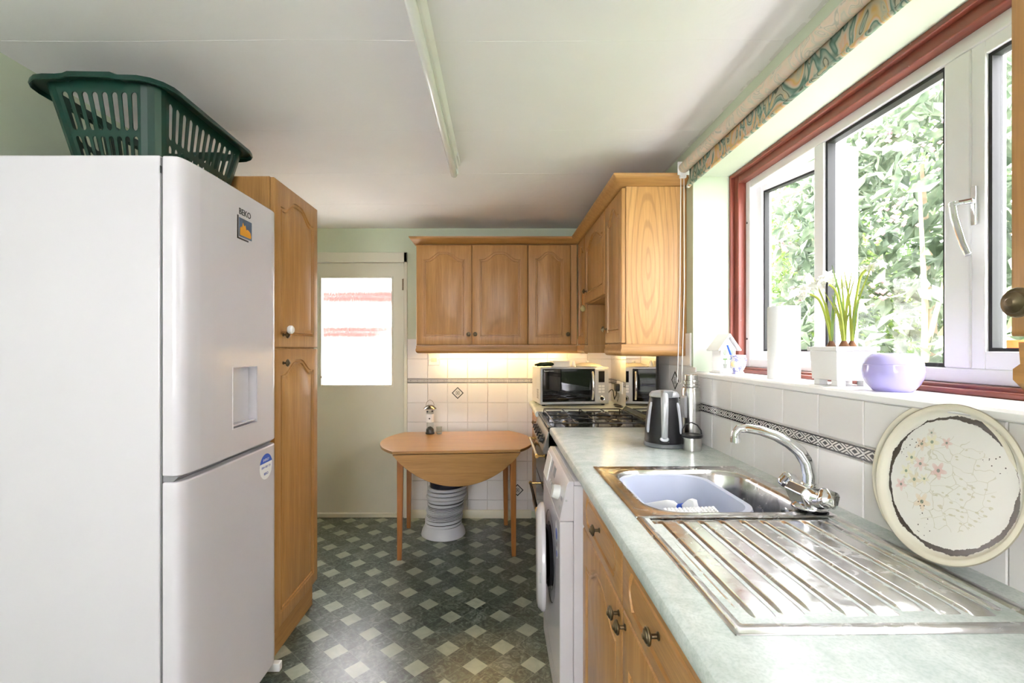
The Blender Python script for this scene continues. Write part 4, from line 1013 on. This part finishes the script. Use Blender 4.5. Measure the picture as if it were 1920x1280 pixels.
# ================================================================== COOKER
ck = thing('gas_cooker', 'dark green and black gas cooker with raised glass lid between the worktops', 'cooker', (0, 0, 0))
CY0, CY1 = 2.445, 3.044
G().box(.262, .850, CY0, CY1, .02, .892).build('body', 'green_en', ck, bevel=.003)
g = G(); g.prism([(.262, .770), (.236, .772), (.232, .785), (.262, .885), (.272, .893), (.300, .893), (.300, .770)], 'y', CY0, CY1); g.build('control_panel', plain('brushed_dark_steel', (.27, .27, .25), .3, .9), ck, bevel=.002)
kb = G().lathe([(0, 0), (.019, 0), (.020, .004), (.016, .006), (.0145, .020), (.012, .023), (0, .023)], 20); kb.box(-.003, .003, .022, .026, -.014, .014) if False else None
kb = kb.build('control_knob', 'blackpl', ck)
sl_ = math.atan2(.030, .100)
for i in range(6):
    o = kb if i == 0 else kb.copy()
    if i: COL.objects.link(o); o.name = 'control_knob'
    o.parent = ck; o.location = (.244, CY0+.06+i*.088, .830); o.rotation_euler = (0, -(PI/2-sl_), 0)
g = G(); g.box(.247, .262, CY0+.006, CY1-.006, .560, .765); g.build('grill_door', 'black', ck, bevel=.003)
g = G(); g.box(.247, .262, CY0+.006, CY1-.006, .110, .552); g.build('oven_door', 'black', ck, bevel=.003)
for z in (.748, .465):
    g = G(); g.tube([(.208, CY0+.05, z), (.208, CY1-.05, z)], .0085, 12); g.build('door_handle', plain('cream_enamel_bar', (.42, .40, .33), .25, .6) if z > .7 else 'black', ck)
    for y in (CY0+.055, CY1-.055):
        g = G(); g.tube([(.250, y, z), (.208, y, z)], .006, 10); g.lathe([(0, -.012), (.010, -.011), (.0115, 0), (.010, .011), (0, .012)], 12, (.208, y, z), 'y'); g.lathe([(0, 0), (.010, 0), (.008, .006), (0, .006)], 12, (.249, y, z), '-x')
        g.build('handle_bracket', 'brass', ck)
g = G(); g.box(.262, .800, CY0, CY1, .892, .9065); g.build('hob', 'black', ck, bevel=.003)
g = G(); g.box(.262, .284, CY0, CY1, .893, .910); g.build('hob_front_trim', 'green_en', ck, bevel=.004)
for bx, by, r in ((.40, CY0+.15, .045), (.40, CY1-.15, .036), (.65, CY0+.15, .036), (.65, CY1-.15, .045)):
    bn = G().lathe([(0, 0), (r, 0), (r, .008), (r*.8, .012), (0, .014)], 24, (bx, by, .9065)).build('burner', 'antique', ck)
    G().lathe([(0, 0), (r*.72, 0), (r*.70, .005), (0, .007)], 24, (bx, by, .9205)).build('burner_cap', 'blackpl', bn)
for half in (0, 1):
    g = G(); y0, y1 = (CY0+.015, CY0+.293) if half == 0 else (CY0+.306, CY1-.015)
    z = .9285; rr = .0036
    for y in (y0, y1): g.tube([(.297, y, z-.018), (.297, y, z), (.782, y, z), (.782, y, z-.018)], rr, 6)
    for x in (.297, .524, .782): g.tube([(x, y0, z), (x, y1, z)], rr, 6)
    ym = (y0+y1)/2
    for cx in (.41, .655):
        for a in range(4):
            dx, dy = math.cos(a*PI/2), math.sin(a*PI/2)
            ex = (.112 if abs(dx) > .5 else 0); ey = (y1-y0)/2
            g.tube([(cx+dx*.022, ym+dy*.022, z+.002), (cx+dx*ex, ym+dy*ey, z)], rr, 6)
    for x in (.297, .782, .524):
        for y in (y0, y1): g.tube([(x, y, z), (x, y, .9066)], rr*.9, 6)
    g.build('pan_support', plain('black_enamel_grid', (.03, .03, .032), .25), ck)
ld_ = G().box(.826, .831, CY0+.003, CY1-.003, .935, 1.276).build('glass_lid', 'lidglass', ck, smooth=0, rot=None)
g = G(); g.box(.822, .835, CY0, CY0+.006, .915, 1.280).box(.822, .835, CY0+.006, CY1-.006, 1.2745, 1.280); g.build('lid_trim', 'blackpl', ld_)
g = G(); g.prism([(.800, .893), (.800, .918), (.822, .945), (.842, .945), (.85, .893)], 'y', CY0, CY1); g.build('rear_vent', 'green_en', ck, bevel=.002)
g = G()
for i in range(22): g.box(.8030, .8085, CY0+.03+i*.025, CY0+.045+i*.025, .919, .930)
g.build('vent_slots', 'antique', ck)
for y in (CY0+.03, CY1-.05): G().box(.28, .80, y, y+.02, 0, .02).build('foot', 'blackpl', ck)

# ================================================================== MICROWAVE
mw = thing('microwave_oven', 'silver microwave with mirrored black door on the far corner worktop', 'microwave', (.300, 3.305, .910), math.radians(8))
mwW, mwH, mwD = .500, .262, .270
G().box(0, mwW, .018, mwD, .014, mwH+.010).build('casing', plain('silver_white_casing', (.66, .66, .67), .3, .2), mw, bevel=.004)
G().box(0, mwW, 0, .018, .012, mwH+.012).build('front_frame', 'silver', mw, bevel=.004)
dr = G().box(.014, .395, -.006, 0, .030, mwH).build('door', 'black', mw, bevel=.002)
def mirror():
    m, N, L, b = new_mat('dark_mirror_glass'); b.inputs['Base Color'].default_value = (.16, .16, .165, 1); b.inputs['Metallic'].default_value = 1; b.inputs['Roughness'].default_value = .03; return m
M['mirror'] = mirror()
G().box(.017, .360, -.0075, -.005, .034, mwH-.004).build('door_glass', 'mirror', dr, smooth=0)
G().tube([(.375, -.010, .045), (.375, -.024, .075), (.375, -.030, .14), (.375, -.024, .21), (.375, -.010, .240)], [.008, .009, .009, .009, .008], 12).build('handle', 'chrome', dr)
text_obj('lettering', 'Russell Hobbs', .0125, 'paper', dr, (.060, -.0080, mwH-.014), (PI/2, 0, 0), .0001)
G().box(.400, .490, -.005, 0, .020, mwH).build('control_panel', 'silver', mw, bevel=.002)
G().box(.422, .466, -.0065, -.004, .165, .245).build('display', 'black', mw)
for r in range(3):
    for c in range(2): G().box(.422+c*.024, .442+c*.024, -.0075, -.004, .145-r*.020-.014, .145-r*.020).build('button', 'white_pl', mw, bevel=.001)
G().lathe([(0, 0), (.021, 0), (.0205, .012), (.018, .015), (.014, .013), (0, .013)], 28, (.444, -.005, .050), 'y').build('dial', 'chrome', mw)
G().lathe([(0, 0), (.011, 0), (.010, .003), (0, .003)], 20, (.444, -.0185, .050), 'y').build('dial_centre', 'black', mw)
for x in (.03, .47):
    for y in (.04, .24): G().lathe([(0, 0), (.012, 0), (.012, .0145), (0, .0145)], 12, (x, y, 0)).build('foot', 'rubber', mw)
g = G()
for i in range(7): g.box(-.0008, .0004, .06, .11, .05+i*.010, .054+i*.010)
g.build('vent', 'ink', mw)
# mains lead, plug, socket
t = thing('power_socket', 'white double socket on the tiles beside the microwave', 'socket', (XR-.0072, 3.385, 1.037), -PI/2)
G().box(-.073, .073, -.009, 0, -.043, .043).build('plate', 'white_pl', t, bevel=.003)
g = G(); g.box(-.040, -.028, -.0115, -.008, .016, .030).box(.028, .040, -.0115, -.008, .016, .030); g.build('switch', 'white_pl', t)
bpy.context.view_layer.update()
t = bpy.data.objects.new('plug', None); COL.objects.link(t); t.parent = mw; t.matrix_parent_inverse = mw.matrix_world.inverted(); t.location = (XR-.0165, 3.385, 1.035); t.rotation_euler = (0, 0, -PI/2)
G().prism([(-.024, -.018), (-.026, .018), (-.018, .028), (.018, .028), (.026, .018), (.024, -.018), (.010, -.026), (-.010, -.026)], 'y', -.032, 0).build('plug_body', 'blackpl', t, bevel=.004)
G().tube([(0, -.018, -.025), (0, -.020, -.048)], .0045, 8).build('cord_grip', 'blackpl', t)
cd = [(.852, 3.385, .985), (.840, 3.38, .960), (.835, 3.37, .955), (.828, 3.37, .985), (.822, 3.36, 1.015), (.812, 3.365, 1.022), (.806, 3.42, 1.00), (.80, 3.46, .96)]
def smoothp(P, n=6):
    P = [Vector(p) for p in P]; out = []
    for i in range(len(P)-1):
        a, b_, c, d = P[max(i-1, 0)], P[i], P[i+1], P[min(i+2, len(P)-1)]
        for k in range(n): t_ = k/n; out.append(.5*((2*b_)+(-a+c)*t_+(2*a-5*b_+4*c-d)*t_*t_+(-a+3*b_-3*c+d)*t_**3))
    return out+[P[-1]]
pc = G().tube(smoothp(cd), .0034, 8).build('power_cord', 'blackpl'); pc.parent = mw; pc.matrix_parent_inverse = mw.matrix_world.inverted()
cc = smoothp([(.84, 3.36, .914), (.815, 3.27, .914), (.84, 3.22, .915), (.865, 3.26, .915), (.85, 3.33, .920), (.82, 3.33, .922), (.82, 3.26, .921), (.85, 3.24, .920)])
pc = G().tube(cc, .0034, 8).build('power_cord', 'blackpl'); pc.parent = mw; pc.matrix_parent_inverse = mw.matrix_world.inverted()
# things on top of the microwave
T = .910+mwH+.0125
t = thing('oven_glove', 'crumpled dark green oven glove on the left end of the microwave', 'cloth', (.322, 3.38, T), .2)
g = G(); 
for (p, r) in (([(-.055, 0, .014), (-.02, .006, .019), (.03, 0, .020), (.075, .004, .018)], [.010, .017, .019, .012]), ([(-.050, -.028, .010), (0, -.030, .014), (.055, -.026, .018), (.07, -.02, .020)], [.008, .013, .014, .009])): g.tube(smoothp(p, 4), [r[min(3, i//4)] for i in range(13)], 12, flat=.75)
g.build('fabric', plain('dark_green_cloth', (.006, .032, .020), .9, bmp=.4), t)
t = thing('paper_stack', 'low stack of white paper packets on the microwave', 'paper', (.450, 3.42, T), .15)
g = G()
for k in range(7): g.box(-.065+.003*(k % 3), .062-.002*(k % 2), -.05, .05+.002*(k % 3), k*.0062, k*.0062+.0055)
g.build('packets', 'paper', t)
t = thing('glass_lid', 'shallow round glass pan lid with knob on the microwave', 'lid', (.655, 3.455, T))
G().lathe([(.105, 0), (.108, .004), (.09, .014), (.05, .024), (.0, .028), (0, .026), (.05, .021), (.09, .011), (.104, 0)], 32).build('dish', plain('milky_lid', (.62, .58, .48), .2), t)
G().lathe([(0, .027), (.007, .027), (.012, .036), (.010, .041), (0, .042)], 16).build('knob', 'white_pl', t)
t = thing('small_cruet', 'small white cone shaped pot on the microwave between paper and lid', 'pot', (.548, 3.40, T))
G().lathe([(0, 0), (.017, 0), (.012, .026), (.005, .044), (0, .047)], 18).build('pot', 'ceramic', t)
# fused spur on the far wall
t = thing('wall_switch', 'white switched spur on the tiles under the far wall cupboard', 'switch', (-.493, YB-.0072, 1.226))
G().box(-.043, .043, -.009, 0, -.040, .043).build('plate', 'white_pl', t, bevel=.003)
g = G(); g.box(-.022, .022, -.0115, -.008, -.014, .014); g.build('rocker', 'cream_paint', t, bevel=.001)
g = G(); g.lathe([(0, 0), (.003, 0), (.003, .002), (0, .002)], 8, (-.032, -.0085, 0), 'y').lathe([(0, 0), (.003, 0), (.003, .002), (0, .002)], 8, (.032, -.0085, 0), 'y'); g.build('screw', 'brass', t)

# ================================================================== WASHING MACHINE
wm = thing('washing_machine', 'white front-loading washing machine with its round door ajar', 'washing machine', (0, 0, 0))
WN, WF = 1.622, 2.205
G().box(.262, .83, WN, WF, .012, .846).build('body', 'white_app', wm, bevel=.003)
G().prism([(.214, .012), (.214, .722), (.262, .722), (.262, .012)], 'y', WN, WF).build('front_panel', 'white_app', wm, bevel=.006, seg=3)
cp = G().prism([(.2135, .724), (.214, .735), (.2385, .850), (.246, .861), (.262, .861), (.262, .724)], 'y', WN, WF).build('control_panel', 'white_app', wm, bevel=.002)
G().box(.262, .83, WN, WF, .8465, .861).build('top', 'white_app', wm, bevel=.003)
sl2 = math.atan2(.0245, .115)
def onpanel(y, z, out=0): f = (z-.735)/.115; return (.214+.0245*f-out, y, z)
dl = G().lathe([(0, 0), (.026, 0), (.025, .020), (.022, .025), (0, .026)], 28).build('dial', 'white_pl', cp); dl.location = onpanel(1.735, .790); dl.rotation_euler = (0, -(PI/2-sl2), 0)
def pbox(name, y0, y1, z0, z1, th, mat):
    a = onpanel(0, z0); b_ = onpanel(0, z1)
    return G().add([(a[0], y0, z0), (a[0]-th, y0, z0), (a[0]-th, y1, z0), (a[0], y1, z0), (b_[0], y0, z1), (b_[0]-th, y0, z1), (b_[0]-th, y1, z1), (b_[0], y1, z1)], [(0, 3, 2, 1), (4, 5, 6, 7), (0, 1, 5, 4), (1, 2, 6, 5), (2, 3, 7, 6), (3, 0, 4, 7)]).build(name, mat, cp)
pbox('detergent_drawer', 2.05, 2.185, .745, .845, .004, 'white_pl')
pbox('display', 1.885, 1.935, .800, .838, .0015, 'grey_seam'); pbox('display', 1.990, 2.02, .795, .84, .0015, 'grey_seam')
for i in range(5): pbox('button', 1.80+i*.040, 1.815+i*.040, .765, .773, .003, 'silver')
for i in range(6): pbox('print_mark', 1.65+(i % 3)*.012, 1.655+(i % 3)*.012, .752+(i//3)*.03, .764+(i//3)*.03, .0006, 'grey_seam')
G().lathe([(0, 0), (.004, 0), (.004, .001), (0, .001)], 10, (.236, WN-.0002, .795), 'y').build('screw', 'silver', wm)
# the door: torus-like ring with glass bowl, hinged on the far side and slightly open
DY, DZ_, DR = 1.925, .478, .205
g = G().lathe([(.118, .012), (.112, 0), (.125, -.004), (.165, -.004), (.175, 0)], 40, (0, 0, 0), '-x'); g.build('door_seal', 'rubber', wm, loc=(.2125, DY, DZ_))
G().lathe([(0, 0), (.13, 0), (.13, .001), (0, .001)], 40, (.2139, DY, DZ_), '-x').build('dark_drum_disc', 'black', wm)  # flat black disc standing in for the unlit drum interior
dr = G().lathe([(.128, .004), (.130, .020), (.140, .030), (.165, .034), (.190, .028), (.204, .014), (.205, .004), (.200, 0), (.135, 0)], 56, (0, 0, 0), '-x'); dr.v = [(x, y-DR, z) for x, y, z in dr.v]
dr = dr.build('door', 'white_app', wm, loc=(.206, DY+DR, DZ_), rot=(0, 0, math.radians(-4.0)))
gl = G().lathe([(0, -.030), (.06, -.028), (.105, -.008), (.128, .010), (.128, .014), (.10, .006), (0, .002)], 40, (0, 0, 0), '-x'); gl.v = [(x, y-DR, z) for x, y, z in gl.v]; gl.build('door_glass', 'lidglass', dr)
g = G(); g.box(-.024, -.008, -.404, -.392, -.02, .02); g.build('catch', 'silver', dr, bevel=.002)
for y, z, rr in ((1.712, .655, .030), (1.700, .585, .017)):
    s_ = G().lathe([(0, 0), (rr, 0), (rr, .0006), (0, .0006)], 24, (.2138, y, z), '-x', sx=1, sy=1.3).build('sticker', 'silver', wm)
    G().lathe([(0, 0), (rr*.75, 0), (rr*.75, .0005), (0, .0005)], 20, (.2131, y-rr*.1, z-rr*.25), '-x', sx=1, sy=.9).build('sticker_print', 'blueink', s_)
g = G(); g.box(.2125, .2145, WN+.005, WF-.005, .110, .1125); g.build('kick_seam', 'grey_seam', wm)
for y in (WN+.04, WF-.04):
    for x in (.25, .78): G().lathe([(0, 0), (.018, 0), (.018, .013), (0, .013)], 12, (x, y, 0)).build('foot', 'rubber', wm)

# ================================================================== DROP-LEAF TABLE
TZ = .690
tb = thing('drop_leaf_table', 'teak drop-leaf table with one curved leaf hanging down', 'table', (-.275, 3.232, 0), math.radians(4.5))
R_, Hh = .515, .335
def arc_pts(y0, y1, sgn, n=14): 
    a0, a1 = math.asin(y0/R_), math.asin(y1/R_); return [(sgn*R_*math.cos(a), R_*math.sin(a)) for a in np.linspace(a0, a1, n)]
top = arc_pts(-Hh, Hh, 1)+arc_pts(Hh, -Hh, -1)
G().prism(top, 'z', TZ-.018, TZ).build('top', 'table', tb, bevel=.003)
for sg in (-1, 1):
    xh = math.sqrt(R_*R_-Hh*Hh); pts = []
    for x in np.linspace(xh, -xh, 30): pts.append((x, TZ-.022-(math.sqrt(max(0, R_*R_-x*x))-Hh)*1.10))
    pts = [(xh, TZ-.021)]+pts+[(-xh, TZ-.021)]
    y = sg*(Hh-.006)
    if sg > 0: y -= .012
    G().prism(pts, 'y', y-.009, y+.009).build('leaf', 'table', tb, bevel=.002)
g = G()
for y in (-.27, .27): g.box(-.33, .33, y-.009, y+.009, TZ-.095, TZ-.018)
for x in (-.335, .335): g.box(x-.009, x+.009, -.27, .27, TZ-.095, TZ-.018)
g.build('apron', 'table', tb)
for sx in (-1, 1):
    for sy in (-1, 1):
        x, y = sx*.352, sy*.262
        g = G().taper(x-.014+sx*.006, x+.014+sx*.006, y-.014, y+.014, 0, x-.020, x+.020, y-.020, y+.020, TZ-.018); g.build('leg', 'tableleg', tb, bevel=.003)
# bird feeder, jar
t = thing('bird_feeder', 'clear tube bird feeder with dark metal roof and wire handle on the table', 'bird feeder', (-.497, 3.470, TZ))
G().lathe([(0, 0), (.032, 0), (.034, .006), (.029, .014), (.028, .036), (.012, .050), (0, .054)], 24).build('base', plain('dark_pewter', (.08, .07, .06), .3, .8), t)
G().lathe([(.026, .034), (.026, .172)], 24).build('tube', 'jarglass', t)
G().lathe([(.0, .212), (.02, .209), (.040, .194), (.048, .184), (.046, .183), (.03, .190), (0, .195)], 28).build('roof', plain('pewter_roof', (.22, .20, .17), .22, 1), t)
G().lathe([(.0262, .086), (.0268, .086), (.0268, .146), (.0262, .146)], 24).build('label_sleeve', 'paper', t)
g = G(); g.tube([(-.029, 0, .172), (-.029, 0, .216), (-.020, 0, .236), (0, 0, .248), (.020, 0, .238), (.029, 0, .216), (.029, 0, .172)], .0014, 6); g.build('handle', 'antique', t)
g = G(); g.lathe([(0, 0), (.007, 0), (.006, .008), (0, .009)], 12, (-.016, -.022, .165), 'y').lathe([(0, 0), (.007, 0), (.006, .008), (0, .009)], 12, (.020, -.020, .168), 'y').lathe([(0, 0), (.006, .001), (0, .003)], 8, (0, -.0268, .114), 'y'); g.build('port', 'ink', t)
t = thing('small_jar', 'small empty clear glass jar beside the bird feeder', 'jar', (-.428, 3.455, TZ))
G().lathe([(0, .003), (.018, .003), (.0195, .010), (.0195, .040), (.021, .048), (.0225, .050), (.0225, .054), (.020, .053), (.021, .010), (.019, 0), (0, 0)], 24).build('glass', 'jarglass', t)
G().lathe([(0, .001), (.017, .001), (.017, .006), (0, .006)], 20).build('base', 'jarglass', t)
# ribbed white tub with flared foot under the table
t = thing('ribbed_hose_tub', 'white ribbed flexible hose standing on a flared foot under the table', 'hose', (-.385, 3.36, 0))
G().lathe([(0, 0), (.150, 0), (.157, .006), (.155, .018), (.148, .040), (.135, .062), (.128, .075), (0, .075)], 40).build('foot', 'duct', t)
zs = .073; k = 0
prof_n = 40; hts = [.026, .026]+[.010]*9+[.027]*5
dkr = plain('rib_gap_shade', (.05, .055, .07), .5)
def lean(z): return (.030*(z-.075)/.26, .0)
for i, h_ in enumerate(hts):
    lx, _ = lean(zs); rb = .130+.012*math.sin(i*1.1)*.3+(.010 if i > 12 else 0)
    g = G().lathe([(.110, .001), (rb-.004, .002), (rb, h_*.30), (rb, h_*.60), (rb-.005, h_*.80), (.110, h_*.84)], 36)
    g.v = [(x, y, z+x*.05) for x, y, z in g.v]
    g.build('rib', 'duct', t, loc=(lx, 0, zs)); zs += h_
ztop = zs
g = G().lathe([(0, 0), (.118, 0), (.1245, .004), (.1245, zs-.077), (0, zs-.077)], 36); g.v = [(x+.030*z/.26, y, z+.075) for x, y, z in g.v]; g.build('gap_shade_core', dkr, t)  # dark core added so the gaps between the ribs look shaded
G().lathe([(0, 0), (.125, 0), (.127, .028), (.120, .030), (0, .022)], 36, (lean(zs)[0], 0, zs-.003)).build('collar', plain('navy_collar', (.012, .014, .03), .4), t)

# ================================================================== BLIND
bl = thing('roller_blind', 'roller blind in marbled green and gold fabric, rolled up above the window', 'blind', (0, 0, 0))
G().lathe([(0, 0), (.0225, 0), (.0225, 1.62), (0, 1.62)], 24, (.838, 2.125, 2.130), 'y').build('roll', 'blindback', bl)
G().box(.8595, .8605, .520, 2.115, 2.052, 2.130).build('fabric', 'blind', bl, smooth=0)
G().lathe([(0, 0), (.0065, 0), (.0065, 1.60), (0, 1.60)], 12, (.860, 2.118, 2.050), 'y').build('bottom_bar', 'blind', bl)
G().lathe([(0, 0), (.0085, 0), (.0085, .012), (0, .012)], 12, (.860, 2.130, 2.050), 'y').build('end_cap', 'white_pl', bl)
g = G(); g.box(.812, XR-.0005, 2.128, 2.133, 2.100, 2.160).box(.872, XR-.0005, 2.105, 2.160, 2.10, 2.175); g.lathe([(0, 0), (.019, 0), (.019, .016), (0, .016)], 20, (.838, 2.1435, 2.130), 'y').box(.824, .852, 2.1275, 2.1435, 2.088, 2.118)
g.build('bracket', 'white_pl', bl, bevel=.002)
g = G(); g.tube([(.829, 2.136, 2.10), (.826, 2.137, 1.60), (.814, 2.137, 1.165), (.822, 2.137, 1.155), (.834, 2.137, 1.165), (.845, 2.136, 1.60), (.843, 2.136, 2.10)], .0018, 6); g.build('pull_cord', 'duckwhite', bl)

# ================================================================== ON THE SILL
SZ = 1.2136
t = thing('ceramic_house', 'white ceramic house with green painted windows on the sill', 'ornament', (.975, 2.035, SZ), math.radians(12))
G().box(-.038, .038, -.030, .030, 0, .006).build('plinth', 'ceramic', t, bevel=.002)
G().prism([(-.030, .006), (.030, .006), (.030, .085), (0, .122), (-.030, .085)], 'y', -.024, .024).build('walls', 'ceramic', t, bevel=.001)
g = G(); g.prism([(0, .138), (.047, .080), (.043, .076), (0, .127), (-.043, .076), (-.047, .080)], 'y', -.034, .034); g.build('roof', 'ceramic', t, bevel=.001)
g = G()
for x, z in ((-.013, .072), (.013, .072)): g.lathe([(0, 0), (.008, 0), (.007, .001), (0, .001)], 16, (x, -.0243, z), 'y', sy=1.35)
g.build('painted_window', plain('grey_green_print', (.25, .31, .23), .4), t)
g = G()
for x in (-.013, .013): g.prism([(x-.005, .016), (x+.005, .016), (x+.008, .032), (x-.008, .032)], 'y', -.0250, -.0240)
g.build('painted_pot', plain('grey_print', (.36, .38, .33), .4), t)
g = G()
for x in (-.013, .013):
    g.box(x-.0007, x+.0007, -.0248, -.0240, .032, .048)
    for d in (-1, 1): g.lathe([(0, 0), (.004, 0), (0, .001)], 8, (x+d*.004, -.0243, .048), 'y', sx=1.4, sy=.7)
g.build('painted_plant', 'leafgrn', t)
t.scale = (1.2, 1.2, 1.22)
def mugmat():
    m, N, L, b = new_mat('blue_marbled_glaze'); n = noise(N, L, coords(N, L), 28, 3, 2.2)
    L.new(ramp(N, L, n, [(.38, (.80, .80, .82)), (.50, (.76, .77, .84)), (.56, (.17, .18, .55)), (.66, (.50, .52, .78)), (.7, (.8, .8, .84))]), b.inputs['Base Color']); b.inputs['Roughness'].default_value = .15; return m
t = thing('blue_patterned_jug', 'small blue and white patterned jug on the sill beside the ceramic house', 'jug', (.988, 1.940, SZ), .4)
mm = mugmat()
G().lathe([(0, 0), (.022, 0), (.024, .004), (.018, .012), (.022, .018), (.030, .036), (.029, .050), (.024, .062), (.026, .070), (.031, .078), (.029, .078), (.023, .068), (.024, .05), (0, .014)], 28).build('jug_body', mm, t)
G().tube([(.024, 0, .068), (.040, 0, .072), (.047, 0, .058), (.042, 0, .040), (.029, 0, .032)], .0035, 8).build('handle', mm, t)
G().lathe([(0, -.014), (.012, -.008), (.014, 0), (.012, .008), (0, .014)], 14, (-.026, -.004, .040)).build('relief_fruit', 'sand', t)
tag(G().tube([(.972, 1.945, SZ+.020), (.966, 1.950, SZ+.070), (.955, 1.962, SZ+.118)], .0042, 10).build('blue_pen', 'blue'), 'blue handled stick standing in the patterned jug', 'pen')
t = thing('kitchen_roll', 'tall white kitchen roll standing upright on the sill', 'kitchen roll', (.985, 1.625, SZ))
G().lathe([(.018, 0), (.049, 0), (.0495, .004), (.0495, .244), (.048, .248), (.018, .248), (.018, 0)], 40).build('paper', 'paper', t)
G().lathe([(.0165, .001), (.0178, .001), (.0178, .247), (.0165, .247), (.0165, .001)], 20).build('core', plain('card_core', (.45, .33, .22), .8), t)
pl_ = thing('square_planter', 'square white wooden planter of paperwhites on block feet', 'planter', (.985, 1.350, SZ))
G().taper(-.052, .052, -.052, .052, .016, -.056, .056, -.056, .056, .098).build('box', 'ceramic', pl_, bevel=.002)
g = G(); g.box(-.061, .061, -.061, -.050, .098, .110).box(-.061, .061, .050, .061, .098, .110).box(-.061, -.050, -.050, .050, .098, .110).box(.050, .061, -.050, .050, .098, .110); g.build('rim', 'ceramic', pl_, bevel=.002)
for x in (-.036, .036):
    for y in (-.036, .036): G().box(x-.012, x+.012, y-.012, y+.012, 0, .0165).build('foot', 'ceramic', pl_, bevel=.001)
G().box(-.050, .050, -.050, .050, .085, .102).build('gravel', plain('white_gravel', (.72, .68, .6), .9, var=.3, vs=90, bmp=.8, bs=200), pl_)
pw = thing('paperwhites', 'white flowering paperwhite bulbs growing in the square planter', 'plant', (.985, 1.350, SZ+.100), group=None)
R = random.Random(4); blb = [(-.022, .012), (.018, -.014), (.020, .022), (-.012, -.026)]
for bx, by in blb: G().lathe([(0, -.004), (.011, 0), (.014, .008), (.009, .018), (.005, .026), (0, .027)], 14, (bx, by, 0)).build('bulb', 'soil', pw)
def blade(p0, p1, p2, wd, mat='stem'):
    g = G(); pts = smoothp([p0, tuple((a+b_)/2 for a, b_ in zip(p0, p1)), p1, p2], 4); n = len(pts); vs = []
    side = Vector((.6, -.8, 0))
    for i, p in enumerate(pts):
        w = wd*(1-.85*(i/(n-1))**2.5); vs += [tuple(p-side*w), tuple(p+side*w), tuple(p+Vector((.002, .0015, 0)))]
    fs = []
    for i in range(n-1):
        for a, b_ in ((0, 1), (1, 2), (2, 0)): fs.append((i*3+a, i*3+b_, (i+1)*3+b_, (i+1)*3+a))
    g.add(vs, fs); return g.build('leaf_blade', mat, pw, smooth=60)
M['greenleaf'] = plain('fresh_green_blade', (.26, .40, .12), .5, var=.3, vs=15)
for bx, by in blb:
    for q in range(4):
        a = R.uniform(0, 6.28); h = R.uniform(.13, .24); l = R.uniform(.005, .035)
        blade((bx, by, .015), (bx+math.cos(a)*l*.5, by+math.sin(a)*l*.5, h*.6), (bx+math.cos(a)*l*1.5, by+math.sin(a)*l*1.5, h), .0038, R.choice(['stem', 'stem', 'greenleaf']))
for (bx, by), (tx, ty, h) in zip(blb, ((-.058, .05, .165), (.045, -.030, .225), (.012, .045, .200), (-.050, -.02, .185))):
    G().tube(smoothp([(bx, by, .015), (bx+(tx-bx)*.2, by+(ty-by)*.2, h*.5), (bx+(tx-bx)*.55, by+(ty-by)*.55, h*.88), (tx, ty, h)], 5), .0032, 8).build('flower_stalk', 'stem', pw)
    for q in range(5):
        c = Vector((tx+R.gauss(0, .016), ty+R.gauss(0, .016), h+R.uniform(-.006, .026)))
        ax = Vector((R.gauss(-.5, .5), R.gauss(-.5, .5), R.gauss(0.2, .4))).normalized(); q1 = ax.to_track_quat('Z', 'Y').to_matrix()
        g = G()
        for k in range(6):
            a = k*PI/3; s0 = len(g.v)
            g.add([(0, 0, 0), (.008, -.006, .001), (.019, 0, -.001), (.008, .006, .001), (.010, 0, .003)], [(0, 1, 4), (1, 2, 4), (2, 3, 4), (3, 0, 4), (0, 3, 2, 1)]); g.xf(Matrix.Rotation(a, 4, 'Z'), s0)
        g.v = [tuple(q1 @ Vector(p)+c) for p in g.v]; f = g.build('flower', 'petal', pw, smooth=0)
        g = G().lathe([(0, 0), (.0035, .001), (.005, .006), (.003, .006), (0, .003)], 10); g.v = [tuple(q1 @ Vector(p)+c) for p in g.v]; g.build('corona', 'petal', f)
t = thing('lilac_bowl', 'round glossy lilac bowl on the sill right of the planter', 'bowl', (.975, 1.165, SZ))
G().lathe([(0, 0), (.038, 0), (.042, .004), (.053, .018), (.0605, .036), (.062, .050), (.0605, .064), (.0595, .065), (.0595, .0665), (.060, .067), (.054, .082), (.045, .091), (.042, .093), (.040, .091), (.052, .076), (.057, .052), (.049, .020), (0, .009)], 48).build('bowl', 'lilac', t)
# bauble hanging from a knob of the raised cupboard
t = thing('hanging_bauble', 'little glass bauble hanging by a ribbon from the raised cupboard knob', 'ornament', (.557, 3.085, 1.665))
G().tube([(0, 0, 0), (-.002, 0, -.03), (0, .002, -.065)], .002, 6).build('ribbon', plain('orange_ribbon', (.6, .22, .05), .7), t)
G().lathe([(0, -.032), (.012, -.028), (.018, -.016), (.017, -.004), (.009, .006), (.006, .012), (0, .014)], 18, (0, .002, -.078)).build('globe', plain('gold_glass', (.60, .50, .22), .1, .3), t)
